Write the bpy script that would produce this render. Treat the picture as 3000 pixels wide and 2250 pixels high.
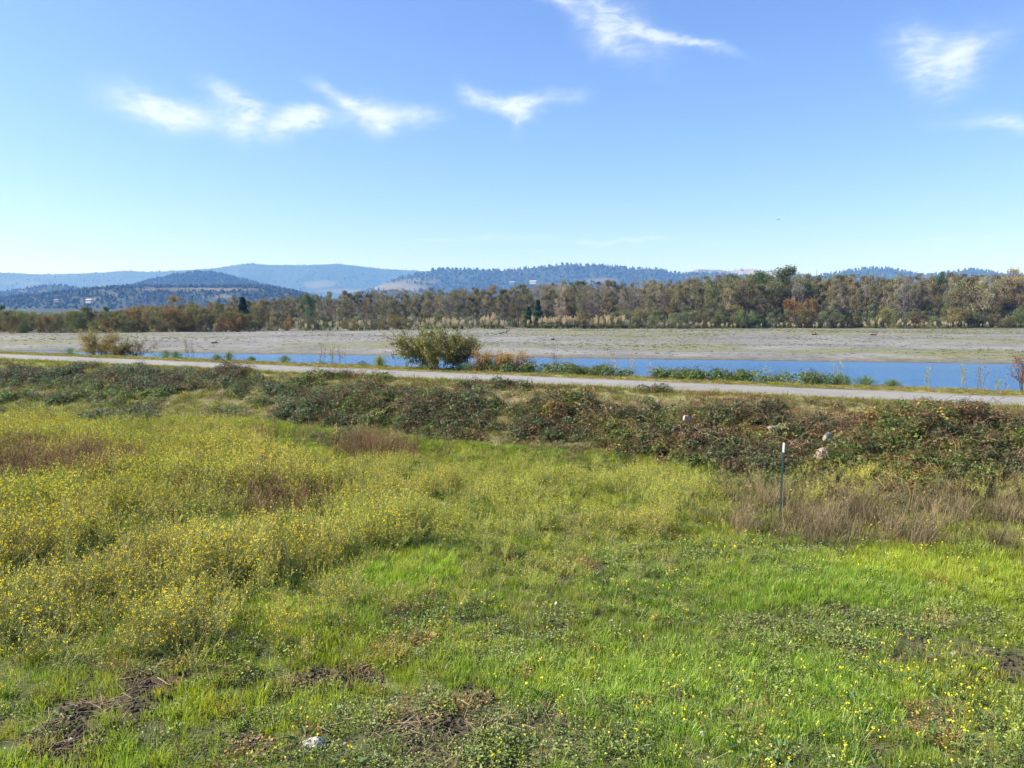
import bpy, math, random
import numpy as np
from mathutils import Vector, Matrix
R = math.radians
scene = bpy.context.scene
for o in list(bpy.data.objects): bpy.data.objects.remove(o)
random.seed(7); rng = np.random.default_rng(7)

# ------------------------------------------------------------------ camera
CAMZ = 4.0; FPX = 2167.0; PITCH = math.atan(213.0/FPX)
cd = bpy.data.cameras.new("camera"); cam = bpy.data.objects.new("camera", cd)
scene.collection.objects.link(cam); scene.camera = cam
cam.location = (0, 0, CAMZ); cam.rotation_euler = (R(90)-PITCH, 0, 0)
cd.sensor_width = 36; cd.lens = 36*FPX/3000; cd.clip_start = 0.1; cd.clip_end = 30000

# ------------------------------------------------------------------ light, sky, exposure
SUN_EL = 38; SUN_AZ = -90          # degrees; azimuth from the view direction (+Y), negative = left
sd = bpy.data.lights.new("sun", 'SUN'); sun = bpy.data.objects.new("sun", sd)
scene.collection.objects.link(sun)
sd.energy = 4.8; sd.angle = R(0.5); sd.color = (1.0, 0.93, 0.82)
dvec = Vector((math.sin(R(SUN_AZ))*math.cos(R(SUN_EL)), math.cos(R(SUN_AZ))*math.cos(R(SUN_EL)), math.sin(R(SUN_EL))))
sun.rotation_euler = dvec.to_track_quat('Z', 'Y').to_euler(); sun.location = (-20, 0, 40)
w = bpy.data.worlds.new("World"); scene.world = w; w.use_nodes = True
scene.view_settings.view_transform = 'Standard'; scene.view_settings.look = 'None'
scene.view_settings.gamma = 1; scene.view_settings.exposure = 1.2

def photo_angles(px, py):
    """azimuth and elevation (radians) of a photo pixel"""
    x = (px-1500)/FPX; u = (1125-py)/FPX
    dy = math.cos(PITCH)+u*math.sin(PITCH); dz = -math.sin(PITCH)+u*math.cos(PITCH)
    return math.atan2(x, dy), math.atan2(dz, math.hypot(x, dy))

nt = w.node_tree; N = nt.nodes; L = nt.links; N.clear()
out = N.new('ShaderNodeOutputWorld'); bg = N.new('ShaderNodeBackground'); bg.inputs['Strength'].default_value = 0.09
sky = N.new('ShaderNodeTexSky'); sky.sky_type = 'NISHITA'; sky.sun_disc = False
sky.sun_elevation = R(SUN_EL); sky.sun_rotation = R(SUN_AZ)
sky.altitude = 0; sky.air_density = 1.0; sky.dust_density = .55; sky.ozone_density = 3.0
tc = N.new('ShaderNodeTexCoord'); sep = N.new('ShaderNodeSeparateXYZ'); L.new(tc.outputs['Generated'], sep.inputs[0])
def wm(op, a, b=None):
    n = N.new('ShaderNodeMath'); n.operation = op
    for i, v in enumerate((a, b)):
        if v is None: continue
        if isinstance(v, (int, float)): n.inputs[i].default_value = v
        else: L.new(v, n.inputs[i])
    return n.outputs[0]
az = wm('ARCTAN2', sep.outputs[0], sep.outputs[1]); el = wm('ARCSINE', sep.outputs[2])
cmb = N.new('ShaderNodeCombineXYZ'); L.new(az, cmb.inputs[0]); L.new(el, cmb.inputs[1])
def wnoise(sx, sy, rot, scale, detail, rough=0.6, dist=0.0):
    mp = N.new('ShaderNodeMapping'); L.new(cmb.outputs[0], mp.inputs[0])
    mp.inputs['Rotation'].default_value = (0, 0, R(rot)); mp.inputs['Scale'].default_value = (sx, sy, 1)
    n = N.new('ShaderNodeTexNoise'); L.new(mp.outputs[0], n.inputs['Vector'])
    n.inputs['Scale'].default_value = scale; n.inputs['Detail'].default_value = detail
    n.inputs['Roughness'].default_value = rough; n.inputs['Distortion'].default_value = dist
    return n
warp = wnoise(1, 1.3, 0, 16, 5, 0.6)
wv = N.new('ShaderNodeVectorMath'); wv.operation = 'MULTIPLY_ADD'
L.new(warp.outputs['Color'], wv.inputs[0]); wv.inputs[1].default_value = (0.05, 0.035, 0); wv.inputs[2].default_value = (-0.025, -0.0175, 0)
wa = N.new('ShaderNodeVectorMath'); wa.operation = 'ADD'; L.new(cmb.outputs[0], wa.inputs[0]); L.new(wv.outputs[0], wa.inputs[1])
# cirrus wisps: centre x,y, half width, half height (photo pixels), tilt (degrees, + = right side up), weight
CIRRUS = [(450,325,150,50,-12,1.0),(560,345,120,36,-4,.9),(690,300,110,38,-22,1.05),(715,350,48,60,-30,.9),
          (850,365,120,36,22,1.0),(905,345,100,30,-8,.9),(1010,300,120,20,-24,1.0),(1090,340,90,50,-4,1.1),(1190,345,130,30,8,.85),
          (1390,282,60,30,-25,.85),(1490,310,95,30,-14,1.0),(1590,300,130,26,6,1.0),(1515,355,26,50,0,.5),
          (1740,20,120,70,-50,.5),(1790,90,80,90,-60,.55),(1850,110,190,70,-28,.38),(1900,85,110,26,-25,.5),(2010,125,180,16,-18,.75),(1640,5,130,22,-30,.5),
          (2680,150,80,66,-50,.62),(2760,180,110,75,10,.5),(2850,150,120,50,28,.48),(2790,225,80,60,40,.32),
          (2960,365,190,26,-10,.6),(2720,705,330,8,2,.32),(1800,705,420,10,-1,.45),(1350,700,350,8,2,.35)]
acc = None
for cx, cy, hw, hh, rt, wt in CIRRUS:
    a, e = photo_angles(cx, cy)
    mp = N.new('ShaderNodeMapping'); mp.vector_type = 'TEXTURE'; L.new(wa.outputs[0], mp.inputs[0])
    mp.inputs['Location'].default_value = (a, e, 0); mp.inputs['Rotation'].default_value = (0, 0, R(rt))
    mp.inputs['Scale'].default_value = (1.6*hw/FPX, 1.7*hh/FPX, 1)
    g = N.new('ShaderNodeTexGradient'); g.gradient_type = 'QUADRATIC_SPHERE'; L.new(mp.outputs[0], g.inputs[0])
    v = wm('MULTIPLY', g.outputs['Fac'], wt)
    acc = v if acc is None else wm('ADD', acc, v)
st1 = wnoise(1, 3.2, -38, 30, 9, 0.68, 0.7); st2 = wnoise(1, 1, 10, 20, 4, 0.5, 0.3)
tex = wm('ADD', wm('MULTIPLY', st1.outputs['Fac'], 2.5), wm('MULTIPLY', st2.outputs['Fac'], 1.6))
dens = wm('MULTIPLY', wm('POWER', acc, 0.8), wm('SUBTRACT', tex, 0.9))
mr = N.new('ShaderNodeMapRange'); mr.interpolation_type = 'SMOOTHSTEP'; L.new(dens, mr.inputs[0])
mr.inputs[1].default_value = 0.0; mr.inputs[2].default_value = 1.5; mr.inputs[3].default_value = 0; mr.inputs[4].default_value = 0.8
tint = N.new('ShaderNodeMix'); tint.data_type = 'RGBA'; tint.blend_type = 'MULTIPLY'; tint.inputs[0].default_value = 1
L.new(sky.outputs[0], tint.inputs[6]); tint.inputs[7].default_value = (0.76, 0.84, 1.12, 1)
mixc = N.new('ShaderNodeMix'); mixc.data_type = 'RGBA'; L.new(mr.outputs[0], mixc.inputs[0])
L.new(tint.outputs[2], mixc.inputs[6]); mixc.inputs[7].default_value = (5.0, 5.5, 6.0, 1)
L.new(mixc.outputs[2], bg.inputs['Color']); L.new(bg.outputs[0], out.inputs['Surface'])

# ------------------------------------------------------------------ geometry of the place
def ray(px, py):
    x = (px-1500)/FPX; u = (1125-py)/FPX
    return np.array([x, math.cos(PITCH)+u*math.sin(PITCH), -math.sin(PITCH)+u*math.cos(PITCH)])
def at_z(px, py, z=0.0):
    r = ray(px, py); k = (z-CAMZ)/r[2]; return r[0]*k, r[1]*k
def at_d(px, py, d):
    r = ray(px, py); k = d/r[1]; return r[0]*k, d, CAMZ+r[2]*k
def proj(x, y, z):
    dz = z-CAMZ; dep = y*math.cos(PITCH)-dz*math.sin(PITCH); up = y*math.sin(PITCH)+dz*math.cos(PITCH)
    dep = np.where(dep < 0.5, 0.5, dep)
    return 1500+FPX*x/dep, 1125-FPX*up/dep

CREST = 1.4
pa = np.array([at_z(0, 1043.5, CREST), at_z(1000, 1085, CREST), at_z(2000, 1127, CREST), at_z(3000, 1176.5, CREST)])
A, B = pa[0], pa[3]
T = (B-A)/np.linalg.norm(B-A); Nn = np.array([-T[1], T[0]])
if Nn[1] < 0: Nn = -Nn
def st(x, y):
    """s = distance across the levee (+ towards the river), t = along it"""
    dx = x-A[0]; dy = y-A[1]; return dx*Nn[0]+dy*Nn[1], dx*T[0]+dy*T[1]
def xy(s, t): return A[0]+Nn[0]*s+T[0]*t, A[1]+Nn[1]*s+T[1]*t
WATER = -0.5
f0 = np.array(at_z(0, 1027, WATER)); f1 = np.array(at_z(1500, 1047, WATER)); f2 = np.array(at_z(3000, 1067, WATER))
FT = (f2-f0)/np.linalg.norm(f2-f0); FN = np.array([-FT[1], FT[0]]); FN = FN if FN[1] > 0 else -FN

def hsh(i, j, seed):
    n = (i*374761393+j*668265263+seed*1442695041) & 0xffffffff
    n = ((n ^ (n >> 13))*1274126177) & 0xffffffff
    return ((n ^ (n >> 16)) & 0xffff)/65535.0
def vnoise(x, y, seed=0):
    x = np.asarray(x, float); y = np.asarray(y, float)
    i = np.floor(x).astype(np.int64); j = np.floor(y).astype(np.int64); fx = x-i; fy = y-j
    fx = fx*fx*(3-2*fx); fy = fy*fy*(3-2*fy)
    a = hsh(i, j, seed); b = hsh(i+1, j, seed); c = hsh(i, j+1, seed); d = hsh(i+1, j+1, seed)
    return (a*(1-fx)+b*fx)*(1-fy)+(c*(1-fx)+d*fx)*fy
def fbm(x, y, sc, oc=3, seed=0):
    v = 0; a = 1; tot = 0
    for k in range(oc):
        v = v+a*vnoise(x/sc+17.3*k, y/sc-9.1*k, seed+k); tot += a; a *= .5; sc = sc*.5
    return v/tot
def sm(a, b, x):
    t = np.clip((x-a)/(b-a), 0, 1); return t*t*(3-2*t)
def ell(u, v, L_):
    """sum of soft ellipses in photo coordinates of the GROUND point"""
    r = 0*u
    for cx, cy, rx, ry, wt in L_:
        d = ((u-cx)/rx)**2+((v-cy)/ry)**2
        r = np.maximum(r, wt*np.clip(1.45-d, 0, 1))
    return r

def height(x, y):
    s, t = st(x, y); q = (x-f0[0])*FN[0]+(y-f0[1])*FN[1]
    n1 = fbm(x, y, 3.0, 3, 11)-.5; n2 = fbm(x, y, .8, 2, 23)-.5
    field = 0.30*n1+0.10*n2+0.25*(fbm(x, y, 14, 2, 5)-.5)
    foot = -8.2+1.6*(fbm(t, 0*t, 7, 2, 3)-.5)
    up = np.clip((s-foot)/(-2.6-foot), 0, 1); up = up*up*(3-2*up)*.45+up*.55
    face = field*(1-up*.9)+CREST*up+0.34*(fbm(x, y, 2.2, 3, 31)-.5)*np.sin(np.pi*np.clip(up, 0, 1))
    crest_n = 0.05*(fbm(x, y, 1.2, 2, 77)-.5)*sm(1.6, 2.3, np.abs(s))
    h = np.where(s < -2.6, face, CREST+crest_n)
    down = np.clip((s-3.2)/(9.5-3.2), 0, 1)
    h = np.where(s > 3.2, CREST+crest_n-down*(CREST+1.4), h)
    bar = -1.4+0.9*sm(-12, 0, q)+0.32*sm(0, 7, q)+0.38*sm(5, 90, q)+(0.12*(fbm(x, y, 9, 3, 41)-.5))*sm(1, 14, q)+0.25*sm(60, 100, q)*(fbm(x, y, 30, 2, 43)-.3)
    h = np.where(s > 9.5, np.maximum(bar, -1.4), h)
    return h

# ------------------------------------------------------------------ helpers
def tag(o, label=None, cat=None, group=None, kind=None):
    if label: o['label'] = label
    if cat: o['category'] = cat
    if group: o['group'] = group
    if kind: o['kind'] = kind
    return o
COL = scene.collection
def link(name, me, parent=None):
    o = bpy.data.objects.new(name, me); COL.objects.link(o)
    if parent: o.parent = parent
    return o
def empty(name, loc, rz=0):
    o = bpy.data.objects.new(name, None); COL.objects.link(o); o.location = loc; o.rotation_euler = (0, 0, rz)
    o.empty_display_size = .2; return o

class MB:
    def __init__(s): s.v = []; s.f = []; s.c = []; s.m = []
    def poly(s, pts, col, mi=0):
        b = len(s.v); s.v += [tuple(p) for p in pts]; s.f.append(tuple(range(b, b+len(pts)))); s.c += [col]*len(pts); s.m.append(mi)
    def strip(s, pts, wid, side, col, col2=None, mi=0):
        b = len(s.v); n = len(pts); col2 = col2 or col
        for k, (p, w_) in enumerate(zip(pts, wid)):
            f = k/(n-1); c = tuple(col[i]*(1-f)+col2[i]*f for i in range(3))
            s.v.append(tuple(p-side*w_*.5)); s.v.append(tuple(p+side*w_*.5)); s.c += [c, c]
            if k: i = b+2*k; s.f.append((i-2, i-1, i+1, i)); s.m.append(mi)
    def tube(s, p0, p1, r0, r1, col, n=3, mi=0):
        d = (p1-p0); 
        if d.length < 1e-6: return
        d.normalize(); a = d.orthogonal().normalized(); c = d.cross(a); b = len(s.v)
        for p, r in ((p0, r0), (p1, r1)):
            for k in range(n):
                th = 2*math.pi*k/n; s.v.append(tuple(p+(a*math.cos(th)+c*math.sin(th))*r)); s.c.append(col)
        for k in range(n):
            s.f.append((b+k, b+(k+1) % n, b+n+(k+1) % n, b+n+k)); s.m.append(mi)
    def leaf(s, p, d, nrm, ln, wd, col, mi=0, bend=.15):
        """a pointed leaf: two quads folded on the midrib"""
        d = d.normalized(); side = d.cross(nrm)
        if side.length < 1e-5: side = d.orthogonal()
        side.normalize(); up = side.cross(d)
        b = len(s.v)
        s.v += [tuple(p), tuple(p+d*ln*.45+side*wd*.5+up*wd*.12), tuple(p+d*ln-up*ln*bend), tuple(p+d*ln*.45-side*wd*.5+up*wd*.12)]
        s.c += [col]*4; s.f += [(b, b+1, b+2), (b, b+2, b+3)]; s.m += [mi, mi]
    def mesh(s, name, mats):
        me = bpy.data.meshes.new(name); me.from_pydata(s.v, [], s.f); me.update()
        a = me.color_attributes.new('col', 'FLOAT_COLOR', 'POINT')
        cc = np.ones((len(s.v), 4), np.float32); cc[:, :3] = np.array(s.c, np.float32); a.data.foreach_set('color', cc.ravel())
        for m in mats: me.materials.append(m)
        if len(mats) > 1: me.polygons.foreach_set('material_index', s.m)
        return me
def rv(k=1.0): return Vector((random.uniform(-k, k), random.uniform(-k, k), random.uniform(-k, k)))
def jc(c, k=.15):
    f = 1+random.uniform(-k, k); return tuple(max(0, x*f*(1+random.uniform(-k, k)*.35)) for x in c)
def mixc3(a, b, t): return tuple(a[i]*(1-t)+b[i]*t for i in range(3))

def plant_mat(name, transl=.3, rough=.55, mode='INSTANCER', spec=.35):
    m = bpy.data.materials.new(name); m.use_nodes = True; nt = m.node_tree; n = nt.nodes; l = nt.links; n.clear()
    o = n.new('ShaderNodeOutputMaterial'); p = n.new('ShaderNodeBsdfPrincipled'); tr = n.new('ShaderNodeBsdfTranslucent')
    a = n.new('ShaderNodeAttribute'); a.attribute_name = 'col'
    mx = n.new('ShaderNodeMix'); mx.data_type = 'RGBA'; mx.blend_type = 'MULTIPLY'; mx.inputs[0].default_value = 1
    l.new(a.outputs['Color'], mx.inputs[6])
    if mode == 'INSTANCER':
        t = n.new('ShaderNodeAttribute'); t.attribute_type = 'INSTANCER'; t.attribute_name = 'tint'; l.new(t.outputs['Color'], mx.inputs[7])
    elif mode == 'OBJECT':
        t = n.new('ShaderNodeObjectInfo'); l.new(t.outputs['Color'], mx.inputs[7])
    else: mx.inputs[7].default_value = (1, 1, 1, 1)
    l.new(mx.outputs[2], p.inputs['Base Color'])
    p.inputs['Roughness'].default_value = rough; p.inputs['Specular IOR Level'].default_value = spec
    if transl > 0:
        ms = n.new('ShaderNodeMixShader'); ms.inputs[0].default_value = transl
        hs = n.new('ShaderNodeHueSaturation'); hs.inputs['Saturation'].default_value = 1.1; hs.inputs['Value'].default_value = 1.35
        l.new(mx.outputs[2], hs.inputs['Color']); l.new(hs.outputs[0], tr.inputs['Color'])
        l.new(p.outputs[0], ms.inputs[1]); l.new(tr.outputs[0], ms.inputs[2]); l.new(ms.outputs[0], o.inputs['Surface'])
    else: l.new(p.outputs[0], o.inputs['Surface'])
    return m
M_grass = plant_mat('grass_blade', .42, .5)
M_leaf = plant_mat('weed_leaf', .3, .55, spec=.3)
M_dry = plant_mat('dry_stem', .2, .75, spec=.1)
M_flower = plant_mat('mustard_bloom', .3, .7, spec=.1)
M_crown = plant_mat('tree_foliage', .25, .7, 'OBJECT', spec=.15)
M_bark = plant_mat('tree_bark', 0, .85, 'OBJECT', spec=.1)
M_bushleaf = plant_mat('bush_leaf', .3, .5, 'OBJECT', spec=.3)
M_farleaf = plant_mat('hill_tree_needles', .0, .9, 'INSTANCER', spec=.05)

def surf_mat(name, ops):
    """vertex colour 'col' times fine noise; ops = list of (scale, lo, hi)"""
    m = bpy.data.materials.new(name); m.use_nodes = True; nt = m.node_tree; n = nt.nodes; l = nt.links; p = n['Principled BSDF']
    a = n.new('ShaderNodeAttribute'); a.attribute_name = 'col'; g = n.new('ShaderNodeNewGeometry'); cur = a.outputs['Color']; last = None
    for sc, lo, hi in ops:
        t = n.new('ShaderNodeTexNoise'); l.new(g.outputs['Position'], t.inputs['Vector']); t.inputs['Scale'].default_value = sc
        t.inputs['Detail'].default_value = 6; t.inputs['Roughness'].default_value = .65
        r = n.new('ShaderNodeMapRange'); l.new(t.outputs['Fac'], r.inputs[0]); r.inputs[1].default_value = .3; r.inputs[2].default_value = .7
        r.inputs[3].default_value = lo; r.inputs[4].default_value = hi
        mx = n.new('ShaderNodeMix'); mx.data_type = 'RGBA'; mx.blend_type = 'MULTIPLY'; mx.inputs[0].default_value = 1
        l.new(cur, mx.inputs[6]); l.new(r.outputs[0], mx.inputs[7]); cur = mx.outputs[2]; last = t
    l.new(cur, p.inputs['Base Color']); p.inputs['Roughness'].default_value = .9; p.inputs['Specular IOR Level'].default_value = .15
    b = n.new('ShaderNodeBump'); b.inputs['Strength'].default_value = .6; b.inputs['Distance'].default_value = .04
    l.new(last.outputs['Fac'], b.inputs['Height']); l.new(b.outputs[0], p.inputs['Normal'])
    return m
def grid_mesh(name, X, Y, Z, C, mat, smooth=True):
    ni, nj = X.shape; me = bpy.data.meshes.new(name)
    V = np.stack([X, Y, Z], -1).reshape(-1, 3).astype(np.float32)
    idx = np.arange(ni*nj).reshape(ni, nj)
    F = np.stack([idx[:-1, :-1], idx[1:, :-1], idx[1:, 1:], idx[:-1, 1:]], -1).reshape(-1, 4)
    me.vertices.add(len(V)); me.vertices.foreach_set('co', V.ravel())
    me.loops.add(F.size); me.loops.foreach_set('vertex_index', F.ravel().astype(np.int32))
    me.polygons.add(len(F)); me.polygons.foreach_set('loop_start', np.arange(0, F.size, 4, dtype=np.int32))
    me.polygons.foreach_set('use_smooth', np.full(len(F), smooth))
    me.update(calc_edges=True); me.validate()
    a = me.color_attributes.new('col', 'FLOAT_COLOR', 'POINT')
    cc = np.ones((len(V), 4), np.float32); cc[:, :3] = C.reshape(-1, 3); a.data.foreach_set('color', cc.ravel())
    me.materials.append(mat); return me
def lerp(a, b, t): return a*(1-t[..., None])+np.array(b)*t[..., None]

# ------------------------------------------------------------------ ground sheet
def axis(segs, grow, lo, hi):
    v = [segs[0][0]]
    for a, b, d in segs: v += list(np.arange(a+d, b+1e-6, d))
    d = segs[-1][2]; x = v[-1]
    while x < hi: d *= grow; x += d; v.append(x)
    d = segs[0][2]; x = v[0]; pre = []
    while x > lo: d *= grow; x -= d; pre.append(x)
    return np.array(pre[::-1]+v)
S_ax = axis([(-30, 12, .28), (12, 120, 1.1), (120, 260, 5)], 1.18, -400, 9000)
tcam = st(0., 0.)[1]
T_ax = axis([(tcam-75, tcam-20, 1.2), (tcam-20, tcam+26, .3), (tcam+26, tcam+110, 1.2)], 1.16, -7500, 7500)
SS, TT = np.meshgrid(S_ax, T_ax, indexing='ij'); GX, GY = xy(SS, TT); GZ = height(GX, GY)
GU, GV = proj(GX, GY, GZ)
q = (GX-f0[0])*FN[0]+(GY-f0[1])*FN[1]
SOIL = [(330, 2075, 150, 26, .85), (190, 2170, 90, 60, 1), (1000, 1985, 120, 32, .9), (900, 2180, 300, 30, .35), (1300, 2140, 170, 40, .8), (1640, 2080, 80, 40, .9), (1400, 2020, 70, 25, .8),
        (2700, 1915, 230, 30, .6), (2350, 1790, 170, 25, .5), (1640, 1855, 30, 14, .8), (100, 1222, 90, 10, 1), (230, 1228, 110, 10, 1), (420, 2010, 100, 25, .8), (2950, 1960, 100, 40, .6)]
nA = fbm(GX, GY, 1.6, 4, 2); nB = fbm(GX, GY, .5, 3, 9); nC = fbm(GX, GY, 6, 3, 15)
C = lerp(np.zeros(GX.shape+(3,))+np.array((.085, .09, .04)), (.12, .14, .05), sm(.35, .65, nA))
C = lerp(C, (.05, .038, .028), np.clip(ell(GU, GV, SOIL)*1.3*(.4+sm(.3, .6, nB)), 0, 1))
lev = sm(-8.5, -6.5, SS)*(1-sm(2.6, 4, SS))
C = lerp(C, (.17, .14, .075), lev*sm(.3, .6, nA)*.9); C = lerp(C, (.17, .17, .065), lev*sm(.5, .65, nB)*.6)
C = lerp(C, (.20, .20, .075), sm(1.4, 1.9, np.abs(SS))*(SS > -3.2)*(SS < 4)*.8)
C = lerp(C, (.07, .085, .035), sm(4, 7, SS)*(SS < 12))
grv = (SS > 12)
grav = lerp(np.zeros(GX.shape+(3,))+np.array((.155, .155, .148)), (.205, .205, .195), sm(.3, .7, nC))
n5 = fbm(GX, GY*2.5, 22, 4, 51); n6 = fbm(GX, GY, 2.5, 3, 57)
veg = np.clip(sm(.5, .62, n5)*.75+sm(55, 78, q)*.7*sm(.3, .55, n5)+.6*sm(60, 10, GU-0)*0, 0, 1)
veg = np.clip(veg*.7+.3*sm(30, 10, np.abs(q-22))*sm(.45, .6, n5), 0, 1)
leftg = sm(900, 200, GU)*sm(.35, .55, n5)*.7
grav = lerp(grav, (.155, .16, .075), np.clip(np.maximum(veg, leftg)*(0.45+.9*sm(.35, .6, n6)), 0, .9))
grav = lerp(grav, (.13, .12, .09), sm(4.5, 1.5, q)*.8); grav = lerp(grav, (.08, .075, .055), sm(1.2, .2, q))
C[grv] = grav[grv]
C[(q > 105) & grv] = C[(q > 105) & grv]*.4+np.array((.07, .075, .035))*.6
M_ground = surf_mat('soil_and_gravel', [(.35, .85, 1.15), (1.3, .68, 1.32), (6, .55, 1.45)])
g = link('ground', grid_mesh('ground', GX, GY, GZ, C, M_ground)); tag(g, kind='structure')

# gravel path along the crest
ts = np.arange(-120, 220, .5); ws = np.linspace(-1, 1, 9)
PT, PW = np.meshgrid(ts, ws, indexing='ij')
wid = 1.36+.16*(fbm(PT, 0*PT, 2.2, 3, 61)-.5)*2
PX, PY = xy(PW*wid+.05*np.sin(PT*.11), PT)
PZ = CREST+.02+.035*(1-PW**2)+.012*(fbm(PX, PY, 1.0, 2, 8)-.5); PZ[:, 0] = CREST-.03; PZ[:, -1] = CREST-.03
pc = lerp(np.zeros(PX.shape+(3,))+np.array((.268, .264, .258)), (.225, .22, .205), sm(.4, .7, fbm(PX, PY, 2.5, 3, 88))*.6)
pc = lerp(pc, (.16, .155, .085), sm(.62, 1.0, np.abs(PW)+.35*(fbm(PX, PY, .5, 3, 91)-.5))*.8)
pc = pc*(1-.10*np.exp(-((np.abs(PW)-.5)/.14)**2)*sm(.3, .6, fbm(PT*.2, PW*2, 1, 3, 19)))[..., None]
M_path = surf_mat('path_gravel', [(1.5, .9, 1.1), (28, .62, 1.35)])
tag(link('path', grid_mesh('path', PX, PY, PZ, pc, M_path)), kind='structure')

# river
m = bpy.data.materials.new('river_water'); m.use_nodes = True; n = m.node_tree.nodes; l = m.node_tree.links; p = n['Principled BSDF']
p.inputs['Base Color'].default_value = (.035, .15, .34, 1); p.inputs['Roughness'].default_value = .12; p.inputs['IOR'].default_value = 1.33
g_ = n.new('ShaderNodeNewGeometry'); mp = n.new('ShaderNodeMapping'); l.new(g_.outputs['Position'], mp.inputs[0]); mp.inputs['Scale'].default_value = (1, 1.6, 1)
t1 = n.new('ShaderNodeTexNoise'); l.new(mp.outputs[0], t1.inputs[0]); t1.inputs['Scale'].default_value = 1.7; t1.inputs['Detail'].default_value = 5; t1.inputs['Roughness'].default_value = .6
t2 = n.new('ShaderNodeTexNoise'); l.new(mp.outputs[0], t2.inputs[0]); t2.inputs['Scale'].default_value = .12; t2.inputs['Detail'].default_value = 3
rr_ = n.new('ShaderNodeMapRange'); l.new(t2.outputs['Fac'], rr_.inputs[0]); rr_.inputs[1].default_value = .35; rr_.inputs[2].default_value = .65; rr_.inputs[3].default_value = .65; rr_.inputs[4].default_value = 1.0
b1 = n.new('ShaderNodeBump'); b1.inputs['Strength'].default_value = 1.0; b1.inputs['Distance'].default_value = .16; l.new(rr_.outputs[0], b1.inputs['Strength']); l.new(t1.outputs['Fac'], b1.inputs['Height']); l.new(b1.outputs[0], p.inputs['Normal'])
me = bpy.data.meshes.new('river'); c4 = [xy(4.5, -700), xy(4.5, 500)]
fa = f0-FT*700+FN*8; fb = f0+FT*700+FN*8
me.from_pydata([(*c4[0], WATER), (*c4[1], WATER), (*fb, WATER), (*fa, WATER)], [], [(0, 1, 2, 3)]); me.materials.append(m)
tag(link('river', me), kind='structure')

# ------------------------------------------------------------------ scattering (stuff)
def scatter(name, protos, P, rot, scl, idx, tint, label, cat):
    pc_ = bpy.data.collections.new(name+'_source')
    for k, me in enumerate(protos):
        o = bpy.data.objects.new('%s_source_%02d' % (name, k), me); pc_.objects.link(o)
    me = bpy.data.meshes.new(name); me.vertices.add(len(P)); me.vertices.foreach_set('co', np.asarray(P, np.float32).ravel())
    a = me.attributes.new('rot', 'FLOAT_VECTOR', 'POINT'); a.data.foreach_set('vector', np.asarray(rot, np.float32).ravel())
    a = me.attributes.new('scl', 'FLOAT_VECTOR', 'POINT'); a.data.foreach_set('vector', np.asarray(scl, np.float32).ravel())
    a = me.attributes.new('idx', 'INT', 'POINT'); a.data.foreach_set('value', np.asarray(idx, np.int32))
    a = me.attributes.new('tint', 'FLOAT_VECTOR', 'POINT'); a.data.foreach_set('vector', np.asarray(tint, np.float32).ravel())
    o = link(name, me)
    ng = bpy.data.node_groups.new(name, 'GeometryNodeTree')
    ng.interface.new_socket('Geometry', in_out='INPUT', socket_type='NodeSocketGeometry'); ng.interface.new_socket('Geometry', in_out='OUTPUT', socket_type='NodeSocketGeometry')
    gi = ng.nodes.new('NodeGroupInput'); go = ng.nodes.new('NodeGroupOutput'); ip = ng.nodes.new('GeometryNodeInstanceOnPoints')
    ci = ng.nodes.new('GeometryNodeCollectionInfo'); ci.inputs['Collection'].default_value = pc_; ci.inputs['Separate Children'].default_value = True; ci.inputs['Reset Children'].default_value = True
    def na(nm, ty):
        x = ng.nodes.new('GeometryNodeInputNamedAttribute'); x.data_type = ty; x.inputs['Name'].default_value = nm; return x.outputs['Attribute']
    ng.links.new(gi.outputs[0], ip.inputs['Points']); ng.links.new(ci.outputs[0], ip.inputs['Instance']); ip.inputs['Pick Instance'].default_value = True
    ng.links.new(na('idx', 'INT'), ip.inputs['Instance Index']); ng.links.new(na('rot', 'FLOAT_VECTOR'), ip.inputs['Rotation']); ng.links.new(na('scl', 'FLOAT_VECTOR'), ip.inputs['Scale'])
    ng.links.new(ip.outputs[0], go.inputs[0])
    o.modifiers.new('scatter', 'NODES').node_group = ng
    tag(o, label, cat, kind='stuff'); return o

def cand(n, u0, u1, v0, v1, power=1.0):
    """random ground points; spread so that each patch of view gets enough, thinning with distance"""
    u = rng.uniform(u0, u1, n); v = v0+(v1-v0)*rng.uniform(0, 1, n)**power
    x = (u-1500)/FPX; k = (1125-v)/FPX
    dy = math.cos(PITCH)+k*math.sin(PITCH); dz = -math.sin(PITCH)+k*math.cos(PITCH)
    lam = -CAMZ/dz; return x*lam, dy*lam
def uniform_field(dens, dmin, dmax, wfac=.78):
    """uniform density (per m2) over the wedge the photo shows, a margin added on each side"""
    area = wfac*(dmax**2-dmin**2)+6*(dmax-dmin); n = int(area*dens)
    y = np.sqrt(rng.uniform(dmin**2, dmax**2, n)); x = rng.uniform(-1, 1, n)*(wfac*y+1.5); return x, y
def keep(m_, *a): return [q_[m_] for q_ in a]
def rots(n, tilt=.12):
    r = np.zeros((n, 3)); r[:, 0] = rng.normal(0, tilt, n); r[:, 1] = rng.normal(0, tilt, n); r[:, 2] = rng.uniform(0, 6.283, n); return r
def scl3(s, hz=None): return np.stack([s, s, s if hz is None else hz], -1)

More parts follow.
